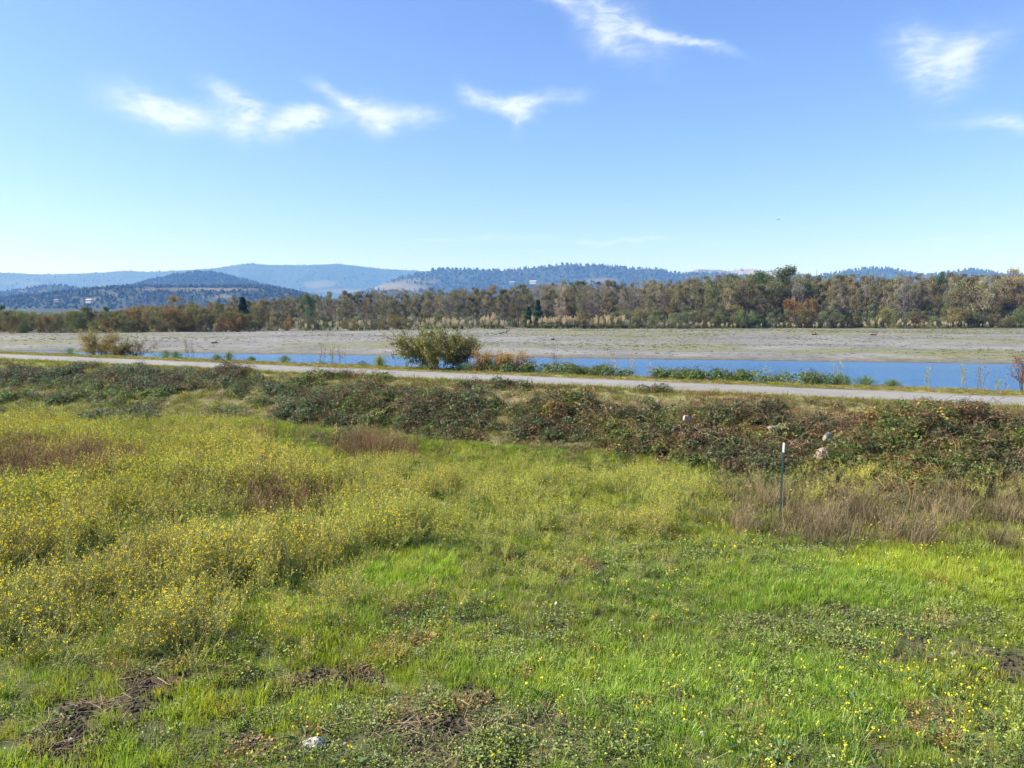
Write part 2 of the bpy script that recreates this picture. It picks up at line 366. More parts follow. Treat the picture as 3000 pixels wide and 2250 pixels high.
# --- prototypes
def proto_tuft(nb, rad, hmin, hmax, wd, cols, lean=.35, mat=M_grass, tipc=None, base_dark=.8):
    b = MB()
    for k in range(nb):
        th = random.uniform(0, 6.283); r = rad*math.sqrt(random.random()); p = Vector((r*math.cos(th), r*math.sin(th), -.01))
        h = random.uniform(hmin, hmax); th2 = th+random.uniform(-1, 1); ln = lean*random.uniform(.2, 1.3)
        o_ = Vector((math.cos(th2), math.sin(th2), 0)); side = Vector((-math.sin(th2), math.cos(th2), 0)).lerp(rv(), .35).normalized()
        pts = [p+o_*h*ln*(f**2)+Vector((0, 0, h*f*(1-.25*ln*f))) for f in (0, .4, .75, 1)]
        c = jc(random.choice(cols), .2)
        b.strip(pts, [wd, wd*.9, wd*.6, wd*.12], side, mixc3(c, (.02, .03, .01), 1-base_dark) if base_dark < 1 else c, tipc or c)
    return b.mesh('grass_tuft', [mat])
GRN = [(.30, .38, .05), (.26, .35, .05), (.36, .41, .08), (.20, .29, .05)]
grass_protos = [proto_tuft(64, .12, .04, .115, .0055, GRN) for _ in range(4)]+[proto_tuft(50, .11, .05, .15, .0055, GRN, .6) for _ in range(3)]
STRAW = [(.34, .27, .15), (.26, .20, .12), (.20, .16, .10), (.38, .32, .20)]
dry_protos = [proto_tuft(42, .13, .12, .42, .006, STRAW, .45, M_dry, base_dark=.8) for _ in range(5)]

def proto_weed(nl, rad, size, cols, h=.10):
    b = MB()
    for k in range(nl):
        th = random.uniform(0, 6.283); r = rad*math.sqrt(random.random()); z = random.uniform(.01, h)
        p = Vector((r*math.cos(th), r*math.sin(th), z)); d = Vector((math.cos(th+random.uniform(-1.2, 1.2)), math.sin(th+random.uniform(-1.2, 1.2)), random.uniform(-.1, .7)))
        s_ = size*random.uniform(.5, 1.3); c = jc(random.choice(cols), .25)
        b.leaf(p, d, Vector((0, 0, 1))+rv(.7), s_, s_*random.uniform(.5, .85), c)
        if k % 3 == 0: b.tube(Vector((p.x*.4, p.y*.4, 0)), p, .0025, .0015, (.12, .14, .05))
    return b.mesh('weed_rosette', [M_leaf])
WGR = [(.19, .25, .06), (.24, .30, .07), (.13, .19, .06), (.27, .31, .14), (.24, .30, .05)]
weed_protos = [proto_weed(70, .16, .030, WGR, .08) for _ in range(4)]+[proto_weed(90, .17, .020, WGR, .07) for _ in range(3)]

def proto_mustard(h, spread, nst, nfl, dryf=0.0, leafy=10, fl=.0135, dmax=2, rs=.0032):
    b = MB(); base = Vector((0, 0, 0))
    sg = (.40, .46, .15); sd_ = (.36, .28, .18)
    def stem(p, d, ln, r, depth):
        seg = 4; pts = [p.copy()]
        for k in range(seg):
            d = (d+rv(.16)+Vector((0, 0, .05))).normalized(); pts.append(pts[-1]+d*ln/seg)
        c = jc(mixc3(sg, sd_, dryf if random.random() < .8 else min(1, dryf+.5)), .2)
        for k in range(seg): b.tube(pts[k], pts[k+1], r*(1-.15*k), r*(1-.15*(k+1)), c)
        if depth > 0:
            for k in range(random.randint(4, 6)):
                q_ = pts[random.randint(1, seg)]; dd = (d+rv(.8)+Vector((0, 0, .25))).normalized()
                stem(q_, dd, ln*random.uniform(.3, .6), r*.7, depth-1)
        else:
            if random.random() < nfl:
                tip = pts[-1]
                for j in range(random.randint(2, 4)):
                    o_ = tip+rv(fl*.9); nrm = (Vector((0, 0, .8))+rv(.9)).normalized(); a = nrm.orthogonal().normalized(); c2 = nrm.cross(a)
                    s_ = fl*random.uniform(.35, .62); yc = jc((.88, .76, .05), .12)
                    b.poly([o_+a*s_, o_+c2*s_, o_-a*s_, o_-c2*s_], yc, 1)
        for k in range(2):
            if random.random() < .5:
                q_ = pts[random.randint(1, seg)]; b.leaf(q_, rv(), Vector((0, 0, 1)), random.uniform(.02, .05), .010, jc(mixc3((.13, .19, .05), sd_, dryf), .2), 2)
    for k in range(nst):
        th = random.uniform(0, 6.283); sp = spread*random.uniform(.2, 1)
        stem(Vector((.05*math.cos(th), .05*math.sin(th), 0)), Vector((math.cos(th)*sp, math.sin(th)*sp, 1)).normalized(), h*random.uniform(.6, 1.0), rs, dmax if k < nst*.45 else max(0, dmax-1))
    for k in range(leafy):
        th = random.uniform(0, 6.283); r = random.uniform(.02, .2)
        b.leaf(Vector((r*math.cos(th), r*math.sin(th), random.uniform(.02, h*.35))), Vector((math.cos(th), math.sin(th), random.uniform(0, .9))), Vector((0, 0, 1)), random.uniform(.05, .11), random.uniform(.02, .04), jc((.09, .16, .045), .25), 2)
    return b.mesh('mustard_plant', [M_dry, M_flower, M_leaf])
mus_protos = [proto_mustard(.56, .8, 8, .55) for _ in range(5)]+[proto_mustard(.5, 1.2, 9, .4, .3) for _ in range(3)]
mus_dry = [proto_mustard(.55, .7, 8, .04, .95, 3) for _ in range(4)]
mus_small = [proto_mustard(.22, .5, 4, 1.0, 0, 8, .015, 0, .002) for _ in range(4)]

# --- density maps of the field (photo coordinates of the ground point)
MUST = [(550, 1700, 800, 300, .33), (1500, 1600, 800, 220, .38), (120, 1560, 520, 330, 1), (620, 1540, 420, 250, 1), (60, 1860, 190, 170, 1), (480, 1885, 190, 80, .8), (1000, 1530, 360, 140, .95), (1450, 1500, 430, 130, .9), (1900, 1500, 300, 120, .75),
        (300, 1330, 600, 90, .6), (2600, 1440, 500, 75, .8), (1350, 1400, 500, 60, .6)]
DRYR = [(100, 1395, 290, 75, 1.1), (840, 1500, 130, 50, .8), (640, 1450, 160, 50, .5), (850, 1310, 120, 28, .8), (1100, 1330, 130, 30, .7)]
DRYG = [(2330, 1550, 190, 50, 1.2), (2680, 1545, 480, 75, 1), (2190, 1490, 170, 55, 1), (2950, 1500, 200, 90, .8)]
BARE = SOIL
WEED = [(1350, 2160, 560, 130, 1), (1380, 1870, 420, 90, .8), (700, 2120, 400, 140, .6), (2500, 1850, 420, 70, .8), (550, 1980, 200, 60, .8), (2900, 2150, 260, 120, .5), (1850, 1640, 600, 60, .5)]
BRIGHT = [(1150, 1660, 230, 60, 1), (900, 1820, 260, 50, .9), (2600, 1700, 600, 90, .7), (1750, 2000, 380, 120, .8), (2150, 2050, 500, 150, .7), (250, 2230, 300, 60, .6), (1200, 1900, 300, 60, .5), (700,2080,300,60,.5)]

# grass
x, y = uniform_field(95, 5.2, 26); sv, tv = st(x, y); z = height(x, y); u, v = proj(x, y, z)
nz = fbm(x, y, 1.1, 3, 101); bare = ell(u, v, BARE); must = ell(u, v, MUST); br = ell(u, v, BRIGHT); wd = ell(u, v, WEED)
pr = np.clip(.55+.9*(nz-.5)+.6*br-1.25*bare*sm(.3, .6, fbm(x, y, .5, 3, 131))-.3*wd-.2*must, .03, 1)*(sv < -7.2)
m_ = rng.uniform(0, 1, len(x)) < pr; x, y, z, nz, br, must, v, u = keep(m_, x, y, z, nz, br, must, v, u); n_ = len(x)
tt = fbm(x, y, 2.5, 3, 111)
tn = np.array((1.12, 1.08, 1.0))[None]*(.72+.35*rng.uniform(0, 1, n_))[:, None]*(1+.30*br-.1*must)[:, None]
yel = sm(.35, .65, tt)[:, None]; tn = tn*(np.array((1.04, 1.04, .88))*yel+np.array((.84, 1.0, 1.0))*(1-yel))
brn = (rng.uniform(0, 1, n_) < .07)[:, None]; tn = np.where(brn, tn*np.array((1.25, .85, 1.4)), tn)
sc = .75+.5*rng.uniform(0, 1, n_)+.2*br; far = 1+.35*sm(12, 24, y)
scatter('grass', grass_protos, np.stack([x, y, z], -1), rots(n_), scl3(sc*far, sc*far*(.8+.5*tt)), rng.integers(0, 7, n_), tn, 'short bright green grass of the near field', 'grass')
print('grass', n_)
# low broadleaf weeds
x, y = uniform_field(46, 5.2, 22); z = height(x, y); sv, tv = st(x, y); u, v = proj(x, y, z); wd = ell(u, v, WEED); bare = ell(u, v, BARE)
m_ = rng.uniform(0, 1, len(x)) < np.clip(.12+.8*wd+.9*(fbm(x, y, .9, 3, 201)-.5)-.8*bare, .03, 1)*(sv < -7.2); x, y, z = keep(m_, x, y, z); n_ = len(x)
tn = np.ones((n_, 3))*(.75+.5*rng.uniform(0, 1, n_))[:, None]; gry = (rng.uniform(0, 1, n_) < .2)[:, None]; tn = np.where(gry, tn*np.array((1.3, 1.15, 1.5)), tn)
red = ((fbm(x, y, .7, 2, 207) > .66) & (rng.uniform(0, 1, n_) < .5))[:, None]; tn = np.where(red, tn*np.array((1.5, .8, 1.1)), tn)
sc = .7+.6*rng.uniform(0, 1, n_); scatter('low_weeds', weed_protos, np.stack([x, y, z+.01], -1), rots(n_, .15), scl3(sc), rng.integers(0, 7, n_), tn, 'low dark green broadleaf weeds among the grass', 'weeds')
print('weeds', n_)
# straw litter and thin dry grass
litter = []
for _ in range(4):
    b = MB()
    for k in range(34):
        p = Vector((random.gauss(0, .12), random.gauss(0, .12), random.uniform(.005, .05))); th = random.uniform(0, 6.283); d = Vector((math.cos(th), math.sin(th), random.uniform(-.1, .25)))
        b.strip([p, p+d*random.uniform(.03, .1), p+d*random.uniform(.1, .22)], [.005, .004, .002], Vector((-math.sin(th), math.cos(th), .2)), jc(random.choice(STRAW), .25))
    litter.append(b.mesh('straw_litter', [M_dry]))
x, y = uniform_field(16, 5.2, 20); z = height(x, y); u, v = proj(x, y, z); bare = ell(u, v, BARE)
m_ = rng.uniform(0, 1, len(x)) < np.clip(.15+1.2*bare+.8*(fbm(x, y, .8, 2, 301)-.55), .02, 1); x, y, z = keep(m_, x, y, z); n_ = len(x)
tn = np.ones((n_, 3))*(.5+.6*rng.uniform(0, 1, n_))[:, None]; scatter('straw_litter', litter, np.stack([x, y, z], -1), rots(n_), scl3(.7+.7*rng.uniform(0, 1, n_)), rng.integers(0, 4, n_), tn, 'dead straw and twigs lying on bare soil patches', 'straw')
clods = []
for _ in range(4):
    b = MB()
    for k in range(16):
        p = Vector((random.gauss(0, .09), random.gauss(0, .09), .004)); r_ = random.uniform(.006, .022); vs = [p+Vector((math.cos(a)*r_*random.uniform(.7, 1.3), math.sin(a)*r_*random.uniform(.7, 1.3), 0)) for a in (0, 1.25, 2.5, 3.8, 5.0)]
        tp = [p+(q_-p)*.5+Vector((0, 0, r_*random.uniform(.5, 1.1))) for q_ in vs]; c = jc((.085, .065, .048), .3)
        for a in range(5): b.poly([vs[a], vs[(a+1) % 5], tp[(a+1) % 5], tp[a]], c)
        b.poly(tp, c)
    clods.append(b.mesh('soil_crumbs', [M_dry]))
x, y = uniform_field(60, 5.2, 17); z = height(x, y); u, v = proj(x, y, z); m_ = rng.uniform(0, 1, len(x)) < ell(u, v, BARE); x, y, z = keep(m_, x, y, z); n_ = len(x)
scatter('soil_crumbs', clods, np.stack([x, y, z], -1), rots(n_, .05), scl3(.6+rng.uniform(0, 1, n_)), rng.integers(0, 4, n_), .8+.5*rng.uniform(0, 1, (n_, 1))*np.ones((1, 3)), 'dark crumbs and clods of bare soil', 'soil')
# mustard
x, y = uniform_field(16, 5.4, 25.5); z = height(x, y); sv, tv = st(x, y); u, v = proj(x, y, z); md = ell(u, v, MUST); dr = ell(u, v, DRYR); dg = ell(u, v, DRYG)
nz = fbm(x, y, 1.8, 3, 401); m_ = rng.uniform(0, 1, len(x)) < np.clip(md**1.15*(.42+1.2*sm(.33, .62, nz))*.95*(1-.2*sm(900, 1300, u))-dr*.6-dg*.4+.03*(v < 1900), 0, 1)*(sv < -6.9)
x, y, z, nz, u, v, md = keep(m_, x, y, z, nz, u, v, md); n_ = len(x)
sc = (.45+1.0*nz+.2*rng.uniform(0, 1, n_))*(.45+.55*md)
sc *= 1-.3*sm(900, 1300, u); gy = fbm(x, y, 2.6, 2, 433)[:, None]; tn = (.85+.3*rng.uniform(0, 1, (n_, 1)))*(np.array((1.03, 1.03, .95))*(1-sm(.4, .65, gy))+np.array((1.08, 1.0, 1.0))*sm(.4, .65, gy))
scatter('mustard_flowers', mus_protos, np.stack([x, y, z], -1), rots(n_, .18), scl3(sc), rng.integers(0, 8, n_), tn, 'tangled yellow flowering mustard filling the left of the field', 'mustard')
print('mustard', n_)
x, y = uniform_field(14, 5.2, 22); z = height(x, y); sv, tv = st(x, y); u, v = proj(x, y, z); low = ell(u, v, [(2400, 2100, 900, 220, 1), (1500, 2200, 900, 120, .4), (2200, 1600, 900, 120, .35), (1700, 1750, 500, 200, .3)])
m_ = rng.uniform(0, 1, len(x)) < np.clip(low*.9*(.4+fbm(x, y, 1.5, 2, 411)), 0, 1)*(sv < -7.5); x, y, z = keep(m_, x, y, z); n_ = len(x)
scatter('low_mustard', mus_small, np.stack([x, y, z], -1), rots(n_, .2), scl3(.7+.6*rng.uniform(0, 1, n_)), rng.integers(0, 4, n_), np.ones((n_, 3)), 'short scattered yellow mustard blooms in the grass at lower right', 'mustard')
# dry plants
x, y = uniform_field(26, 8, 26); z = height(x, y); sv, tv = st(x, y); u, v = proj(x, y, z); dr = ell(u, v, DRYR); dg = ell(u, v, DRYG)
m_ = rng.uniform(0, 1, len(x)) < np.clip(np.maximum(dr, dg)*(-.35+2.0*fbm(x, y, 1.2, 2, 501)), 0, 1)*(sv < -6.3); x, y, z, dr, dg = keep(m_, x, y, z, dr, dg); n_ = len(x)
rd = (dr > dg); tn = np.where(rd[:, None], np.array((.78, .68, .58)), np.array((.78, .78, .74)))*(.55+.9*rng.uniform(0, 1, (n_, 1)))*(.7+.6*fbm(x, y, 1.0, 2, 519))[:, None]
tallp = rng.uniform(0, 1, n_) < np.where(rd, .5, .12); idx = np.where(tallp, 5+rng.integers(0, 4, n_), rng.integers(0, 5, n_)); sc = np.where(tallp, .85, 1.0)*(.85+.6*rng.uniform(0, 1, n_))*np.where(rd, 1, .6+.65*fbm(x, y, .9, 2, 517))
scatter('dry_weeds', dry_protos+mus_dry, np.stack([x, y, z], -1), rots(n_, .15), scl3(sc), idx, tn, 'grey brown dead grass and weed stems', 'dry grass')
print('dry', n_)

# --- levee cover
def on_levee(dens, s0, s1, t0=-25, t1=62):
    n = int(dens*(s1-s0)*(t1-t0)); s = rng.uniform(s0, s1, n); t = rng.uniform(t0, t1, n); x, y = xy(s, t); return s, t, x, y, height(x, y)
LV = [(.27, .25, .11), (.32, .26, .13), (.20, .22, .075), (.34, .27, .15)]
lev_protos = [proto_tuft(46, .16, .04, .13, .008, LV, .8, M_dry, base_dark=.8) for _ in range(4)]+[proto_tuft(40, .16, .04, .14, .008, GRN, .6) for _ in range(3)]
s, t, x, y, z = on_levee(22, -8.8, -1.75, -15, 58); u, v = proj(x, y, z)
nz = fbm(x, y, 1.6, 3, 601); green = np.clip(.28+.75*sm(1500, 200, u)+.5*sm(-2.8, -2.0, s)+.3*sm(-7, -8.5, s)+1.2*(nz-.5), 0, 1); n_ = len(x)
isg = rng.uniform(0, 1, n_) < green*.8; idx = np.where(isg, 4+rng.integers(0, 3, n_), rng.integers(0, 4, n_))
redn = sm(.5, .65, fbm(x, y, 1.1, 2, 607))[:, None]; tn = (.6+.6*rng.uniform(0, 1, (n_, 1)))*np.where(isg[:, None], np.array((.8, .72, .75)), np.array((.82, .82, .82))*(1-redn)+np.array((.8, .62, .6))*redn)
scatter('levee_grass', lev_protos, np.stack([x, y, z], -1), rots(n_, .25), scl3(.8+.7*rng.uniform(0, 1, n_)), idx, tn, 'tan and olive matted grass on the levee slope', 'grass')
s, t, x, y, z = on_levee(30, 1.62, 4.6, -15, 62); s2, t2, x2, y2, z2 = on_levee(34, -2.2, -1.5, -15, 58)
x = np.r_[x, x2]; y = np.r_[y, y2]; z = np.r_[z, z2]; n_ = len(x); tn = (.7+.5*rng.uniform(0, 1, (n_, 1)))*np.array((1.0, .8, .8))
idx = np.where(rng.uniform(0, 1, n_) < .6, 4+rng.integers(0, 3, n_), rng.integers(0, 4, n_)); sc = .5+.5*rng.uniform(0, 1, n_)
scatter('verge_grass', lev_protos, np.stack([x, y, z], -1), rots(n_, .15), scl3(sc), idx, tn, 'short yellow green grass along both edges of the path', 'grass')

def proto_bramble(nl, rad, h, cols, size=.055, mat=M_leaf):
    b = MB()
    for k in range(nl):
        th = random.uniform(0, 6.283); r = rad*math.sqrt(random.random()); zt = h*(1-(r/rad)**2)*random.uniform(.35, 1.0)+.02
        p = Vector((r*math.cos(th), r*math.sin(th), zt)); c = jc(random.choice(cols), .22); nrm = (Vector((0, 0, 1))+rv(.75)).normalized(); d0 = nrm.orthogonal().normalized()
        d0 = Matrix.Rotation(random.uniform(0, 6.28), 3, nrm) @ d0
        for a in (-1.15, 0, 1.15):
            d = Matrix.Rotation(a, 3, nrm) @ d0; s_ = size*random.uniform(.75, 1.2)
            b.leaf(p, d, nrm, s_, s_*.72, jc(c, .1))
    for k in range(7):
        th = random.uniform(0, 6.283); p0 = Vector((random.uniform(-.1, .1), random.uniform(-.1, .1), 0)); ln = rad*random.uniform(.7, 1.5); pts = [p0+Vector((math.cos(th)*ln*f, math.sin(th)*ln*f, h*1.15*math.sin(f*2.6))) for f in (0, .3, .6, .85, 1)]
        for i in range(4): b.tube(pts[i], pts[i+1], .004, .003, jc((.13, .09, .05), .3))
    return b.mesh('bramble_clump', [mat])
BRG = [(.085, .125, .045), (.11, .155, .055), (.065, .095, .04), (.14, .175, .065), (.17, .19, .10)]
BRR = [(.20, .11, .065), (.26, .16, .09), (.18, .13, .08), (.15, .13, .065), (.32, .25, .14)]
def proto_canes():
    b = MB()
    for k in range(16):
        p = Vector((random.uniform(-.3, .3), random.uniform(-.3, .3), random.uniform(0, .15))); th = random.uniform(0, 6.283); ln = random.uniform(.4, 1.0); c = jc(random.choice([(.24, .13, .08), (.34, .24, .15), (.16, .12, .08), (.22, .20, .10)]), .2)
        pts = [p+Vector((math.cos(th+f*.5)*ln*f, math.sin(th+f*.5)*ln*f, .32*ln*math.sin(f*2.7))) for f in (0, .2, .45, .7, 1)]
        for i in range(4): b.tube(pts[i], pts[i+1], .005, .004, c)
        for i in range(5): q_ = pts[random.randint(1, 4)]+rv(.03); b.leaf(q_, rv(), Vector((0, 0, 1)), .05, .03, jc(c, .3))
    return b.mesh('bramble_canes', [M_dry])
br_protos = [proto_bramble(80, .34, .28, BRG) for _ in range(5)]+[proto_bramble(70, .3, .22, BRR+BRG[:1], .045, M_dry) for _ in range(3)]+[proto_canes() for _ in range(3)]
BRAM = [(2650, 1330, 560, 110, 1), (2050, 1290, 300, 80, .95), (1600, 1245, 430, 65, .8), (1150, 1212, 400, 48, .68), (350, 1120, 420, 38, .6), (780, 1140, 300, 34, .35), (60, 1110, 120, 25, .6), (200, 1170, 260, 14, .5),
        (2800, 1240, 260, 30, .5), (2400, 1180, 130, 20, .3)]
s, t, x, y, z = on_levee(27, -9.2, -2.2, -20, 58); u, v = proj(x, y, z); bd = ell(u, v, BRAM); nz = fbm(x, y, 1.7, 3, 701)
pr = np.clip(bd*1.25+1.9*(nz-.52), 0, 1)*sm(-2.5, -4.6, s)
pr = np.maximum(pr, .85*sm(.62, .7, nz)*(s > -6))
m_ = rng.uniform(0, 1, len(x)) < pr*np.where(bd > .5, 1, .7); x, y, z, u, v, bd, nz, s = keep(m_, x, y, z, u, v, bd, nz, s); n_ = len(x)
bigr = ell(u, v, [(2750, 1340, 330, 90, 1), (2150, 1310, 260, 60, .6)])
lift = np.clip(nz-.38, 0, .4)*1.5*bd+bigr*.5*fbm(x, y, 1.6, 2, 709); zz = z+lift*rng.uniform(.15, 1, n_)
rdp = np.clip(.04+1.1*(fbm(x, y, 1.2, 2, 715)-.46)+.18*(u > 1400)+.1*(u > 900), .02, .6); red = rng.uniform(0, 1, n_) < rdp; idx = np.where(red, 5+rng.integers(0, 3, n_), rng.integers(0, 5, n_)); idx = np.where(rng.uniform(0, 1, n_) < .045, 8+rng.integers(0, 3, n_), idx)
gl = sm(1500, 300, u)[:, None]*(idx < 5)[:, None]; tn = (.7+.6*rng.uniform(0, 1, (n_, 1)))*(np.ones((1, 3))*(1-gl)+np.array((1.3, 1.35, 1.6))*gl)
br8 = ((fbm(x, y, 1.3, 2, 721) > .62) & (rng.uniform(0, 1, n_) < .8))[:, None]; tn = np.where(br8, tn*np.array((1.3, 1.35, .9)), tn)
scatter('brambles', br_protos, np.stack([x, y, zz], -1), rots(n_, .3), scl3(.6+.55*rng.uniform(0, 1, n_)), idx, tn, 'dark green and rusty bramble thicket covering the levee slope', 'brambles')
print('brambles', n_)
# brambles on the river side of the path
s, t, x, y, z = on_levee(22, 2.6, 4.6, -15, 62); u, v = proj(x, y, z); pr = np.clip(ell(u, v, [(2080, 1115, 150, 60, 1), (1720, 1100, 110, 60, .9), (2330, 1120, 150, 60, .5), (1500, 1090, 160, 60, .5), (1000, 1080, 80, 50, .15)]), 0, 1)*(.3+fbm(x, y, 1, 2, 731))
m_ = rng.uniform(0, 1, len(x)) < pr; x, y, z, u = keep(m_, x, y, z, u); n_ = len(x)
zz = z+.22*rng.uniform(0, 1, n_)*(u > 1400)
scatter('riverside_brambles', br_protos[:5], np.stack([x, y, zz], -1), rots(n_, .3), scl3(.6+.5*rng.uniform(0, 1, n_)), rng.integers(0, 5, n_), (.9+.5*rng.uniform(0, 1, (n_, 1)))*np.array((1.1, 1.25, 1.0)), 'green brambles on the river edge of the path', 'brambles')
# low growth on the gravel bar
bt = [proto_tuft(18, .22, .04, .13, .04, [(.19, .20, .085), (.24, .22, .10), (.12, .15, .06)], 1.0, M_dry) for _ in range(4)]
n = 30000; yy = np.sqrt(rng.uniform(70**2, 172**2, n)); xx = rng.uniform(-.8, .8, n)*yy; qq = (xx-f0[0])*FN[0]+(yy-f0[1])*FN[1]; nz = fbm(xx, yy*2.5, 16, 4, 51)
m_ = (qq > 3) & (rng.uniform(0, 1, n) < np.clip(.12+2.2*(nz-.5)+.4*sm(55, 80, qq), .05, 1)); xx, yy = keep(m_, xx, yy); n_ = len(xx)
scatter('gravel_bar_growth', bt, np.stack([xx, yy, height(xx, yy)], -1), rots(n_), scl3(.5+.9*rng.uniform(0, 1, n_)), rng.integers(0, 4, n_), (.7+.6*rng.uniform(0, 1, (n_, 1)))*np.ones((1, 3)), 'sparse olive plants dotted over the grey gravel bar', 'plants')

# ------------------------------------------------------------------ hills
FORP = None
def far_conifer():
    b = MB(); c0 = (.040, .062, .034)
    for k in range(4):
        z0 = .12+.2*k; r = .26*(1-.22*k); zt = z0+.36
        n_s = 6; ring = [Vector((math.cos(a*6.283/n_s)*r*random.uniform(.75, 1.2), math.sin(a*6.283/n_s)*r*random.uniform(.75, 1.2), z0+random.uniform(-.04, .04))) for a in range(n_s)]
        for a in range(n_s): b.poly([ring[a], ring[(a+1) % n_s], Vector((0, 0, zt))], jc(c0, .25))
    b.tube(Vector((0, 0, -.1)), Vector((0, 0, .3)), .03, .02, (.08, .06, .05)); return b.mesh('far_conifer', [M_farleaf])
def far_round():
    b = MB(); c0 = (.052, .062, .030)
    for j in range(5):
        o_ = Vector((random.uniform(-.2, .2), random.uniform(-.2, .2), .35+random.uniform(-.15, .25))); r = random.uniform(.2, .32)
        for a in range(5):
            for (e0, e1) in ((-.8, .1), (.1, 1.2)):
                A_ = [(a, e0), (a+1, e0), (a+1, e1), (a, e1)]
                b.poly([o_+Vector((math.cos(q_*1.2566)*math.cos(e)*r, math.sin(q_*1.2566)*math.cos(e)*r, math.sin(e)*r)) for q_, e in A_], jc(c0, .25))
    return b.mesh('far_round_tree', [M_farleaf])
far_protos = [far_conifer() for _ in range(4)]+[far_round() for _ in range(3)]
M_hill = surf_mat('hill_cover', [(.012, .75, 1.25), (.06, .7, 1.3)])
def ridge(prof, D, wf, wb, seed, base, patches, ntree, th, name='hills', flat=0.0, gully=.4, label=''):
    px = np.array([p_[0] for p_ in prof]); py = np.array([p_[1] for p_ in prof])
    nx, nr = 340, 60; U = np.linspace(px[0], px[-1], nx); ytop = np.interp(U, px, py)
    ytop = np.convolve(np.pad(ytop, 3, 'edge'), np.ones(7)/7, 'valid')
    X0 = (U-1500)/FPX*D; crest = CAMZ+(912-ytop)/FPX*D
    r = np.linspace(0, 1, nr); XX, RR = np.meshgrid(X0, r, indexing='ij'); CR = np.repeat(crest[:, None], nr, 1)
    front = RR < .62; a = np.where(front, RR/.62, 1-(RR-.62)/.38)
    YY = np.where(front, D-wf*(1-a), D+wb*(1-a)); YY = YY+wf*.25*(fbm(XX, 0*XX, wf*.9, 2, seed)-.5)*2*(1-a)
    shp = a**(1.25-flat*.8) if flat == 0 else np.clip(a*(1+flat), 0, 1)**1.1
    gl = np.abs(fbm(XX, YY*.35, wf*.45, 4, seed+3)-.5)*2
    ZZ = CR*shp*(1-gully*gl*np.sin(np.pi*np.clip(a, 0, 1)))+wf*.012*(fbm(XX, YY, wf*.12, 3, seed+9)-.5)*np.minimum(1, a*4)
    ZZ = np.where(a <= 0.001, -3, ZZ)
    Uu, Vv = proj(XX, YY, ZZ); C_ = np.zeros(XX.shape+(3,))+np.array(base); nn = fbm(XX, YY, wf*.2, 3, seed+5)
    C_ = lerp(C_, tuple(1.2*c for c in base), sm(.45, .65, nn)); pm = ell(Uu, Vv, patches)*sm(.3, .5, fbm(XX, YY, wf*.1, 3, seed+6)+.25*ell(Uu, Vv, patches)) if patches else 0*nn
    C_ = lerp(C_, (.15, .13, .08), np.clip(pm, 0, 1))
    h = link(name, grid_mesh(name, XX, YY, ZZ, C_, M_hill)); tag(h, kind='structure')
    if ntree:
        i = rng.uniform(0, nx-1.001, ntree); j = (rng.uniform(0.05, 1, ntree)**.75)*(nr-1)*.7; i0 = i.astype(int); j0 = j.astype(int); fi = i-i0; fj = j-j0
        def bl(Q): return Q[i0, j0]*(1-fi)*(1-fj)+Q[i0+1, j0]*fi*(1-fj)+Q[i0, j0+1]*(1-fi)*fj+Q[i0+1, j0+1]*fi*fj
        xx, yy, zz, pp = bl(XX), bl(YY), bl(ZZ), bl(np.asarray(pm)+0*XX); m_ = rng.uniform(0, 1, ntree) > pp*1.6; xx, yy, zz = keep(m_, xx, yy, zz); n_ = len(xx)
        s_ = th*(.55+.7*rng.uniform(0, 1, n_))
        scatter('hill_forest', far_protos, np.stack([xx, yy, zz-.5], -1), rots(n_, .02), np.stack([s_*1.1, s_*1.1, s_], -1), rng.integers(0, 7, n_), (.85+.3*rng.uniform(0, 1, (n_, 1)))*np.ones((1, 3)), label, 'forest')
FB = (.034, .05, .028)
ridge([(-900, 800), (0, 799), (200, 803), (330, 796), (380, 791), (450, 796), (600, 790), (660, 782), (710, 774), (780, 773), (850, 777), (940, 775), (1020, 771), (1060, 777), (1120, 786), (1180, 787), (1220, 793), (1400, 800), (2000, 812), (3900, 812)], 6800, 1700, 700, 5, FB,
      [(930, 832, 60, 12, .6), (60, 830, 60, 8, .3), (1000, 852, 80, 6, .7)], 9000, 15, label='hazy blue forest covering the farthest ridge')
ridge([(1850, 830), (1950, 806), (2000, 797), (2040, 789), (2100, 789), (2130, 792), (2160, 787), (2190, 786), (2230, 793), (2260, 791), (2330, 800), (2420, 815)], 5600, 900, 500, 17, (.24, .20, .12), [(2060, 795, 90, 20, 1)], 500, 16, label='sparse trees on the far bare tan hilltop')
ridge([(1020, 880), (1080, 850), (1180, 812), (1260, 795), (1290, 787), (1340, 790), (1400, 790), (1440, 795), (1500, 790), (1550, 788), (1600, 782), (1640, 776), (1700, 778), (1750, 774), (1800, 780), (1850, 787), (1880, 788), (1905, 785), (1930, 792), (1960, 799), (2100, 803), (2300, 815), (2400, 810), (2450, 800), (2510, 789), (2540, 786), (2600, 788), (2625, 798), (2720, 806), (2780, 795), (2830, 787), (2870, 795), (2920, 808), (3900, 812)], 4000, 1100, 500, 29, (.036, .052, .028),
      [(1160, 842, 90, 14, .8), (1760, 822, 50, 9, .6), (1230, 825, 60, 10, .5)], 14000, 17, label='dark conifer forest covering the middle ridge')
ridge([(230, 880), (350, 850), (450, 822), (520, 806), (580, 796), (625, 796), (680, 806), (760, 830), (850, 850), (930, 870)], 3300, 600, 400, 37, FB, [], 7000, 12, label='forest covering the rounded blue hill at left')
ridge([(-500, 870), (-100, 868), (0, 860), (60, 850), (120, 841), (180, 836), (240, 842), (300, 848), (400, 870)], 3000, 500, 300, 43, FB, [(80, 850, 50, 6, .3)], 3500, 10, label='forest covering the low hazy knoll at far left')
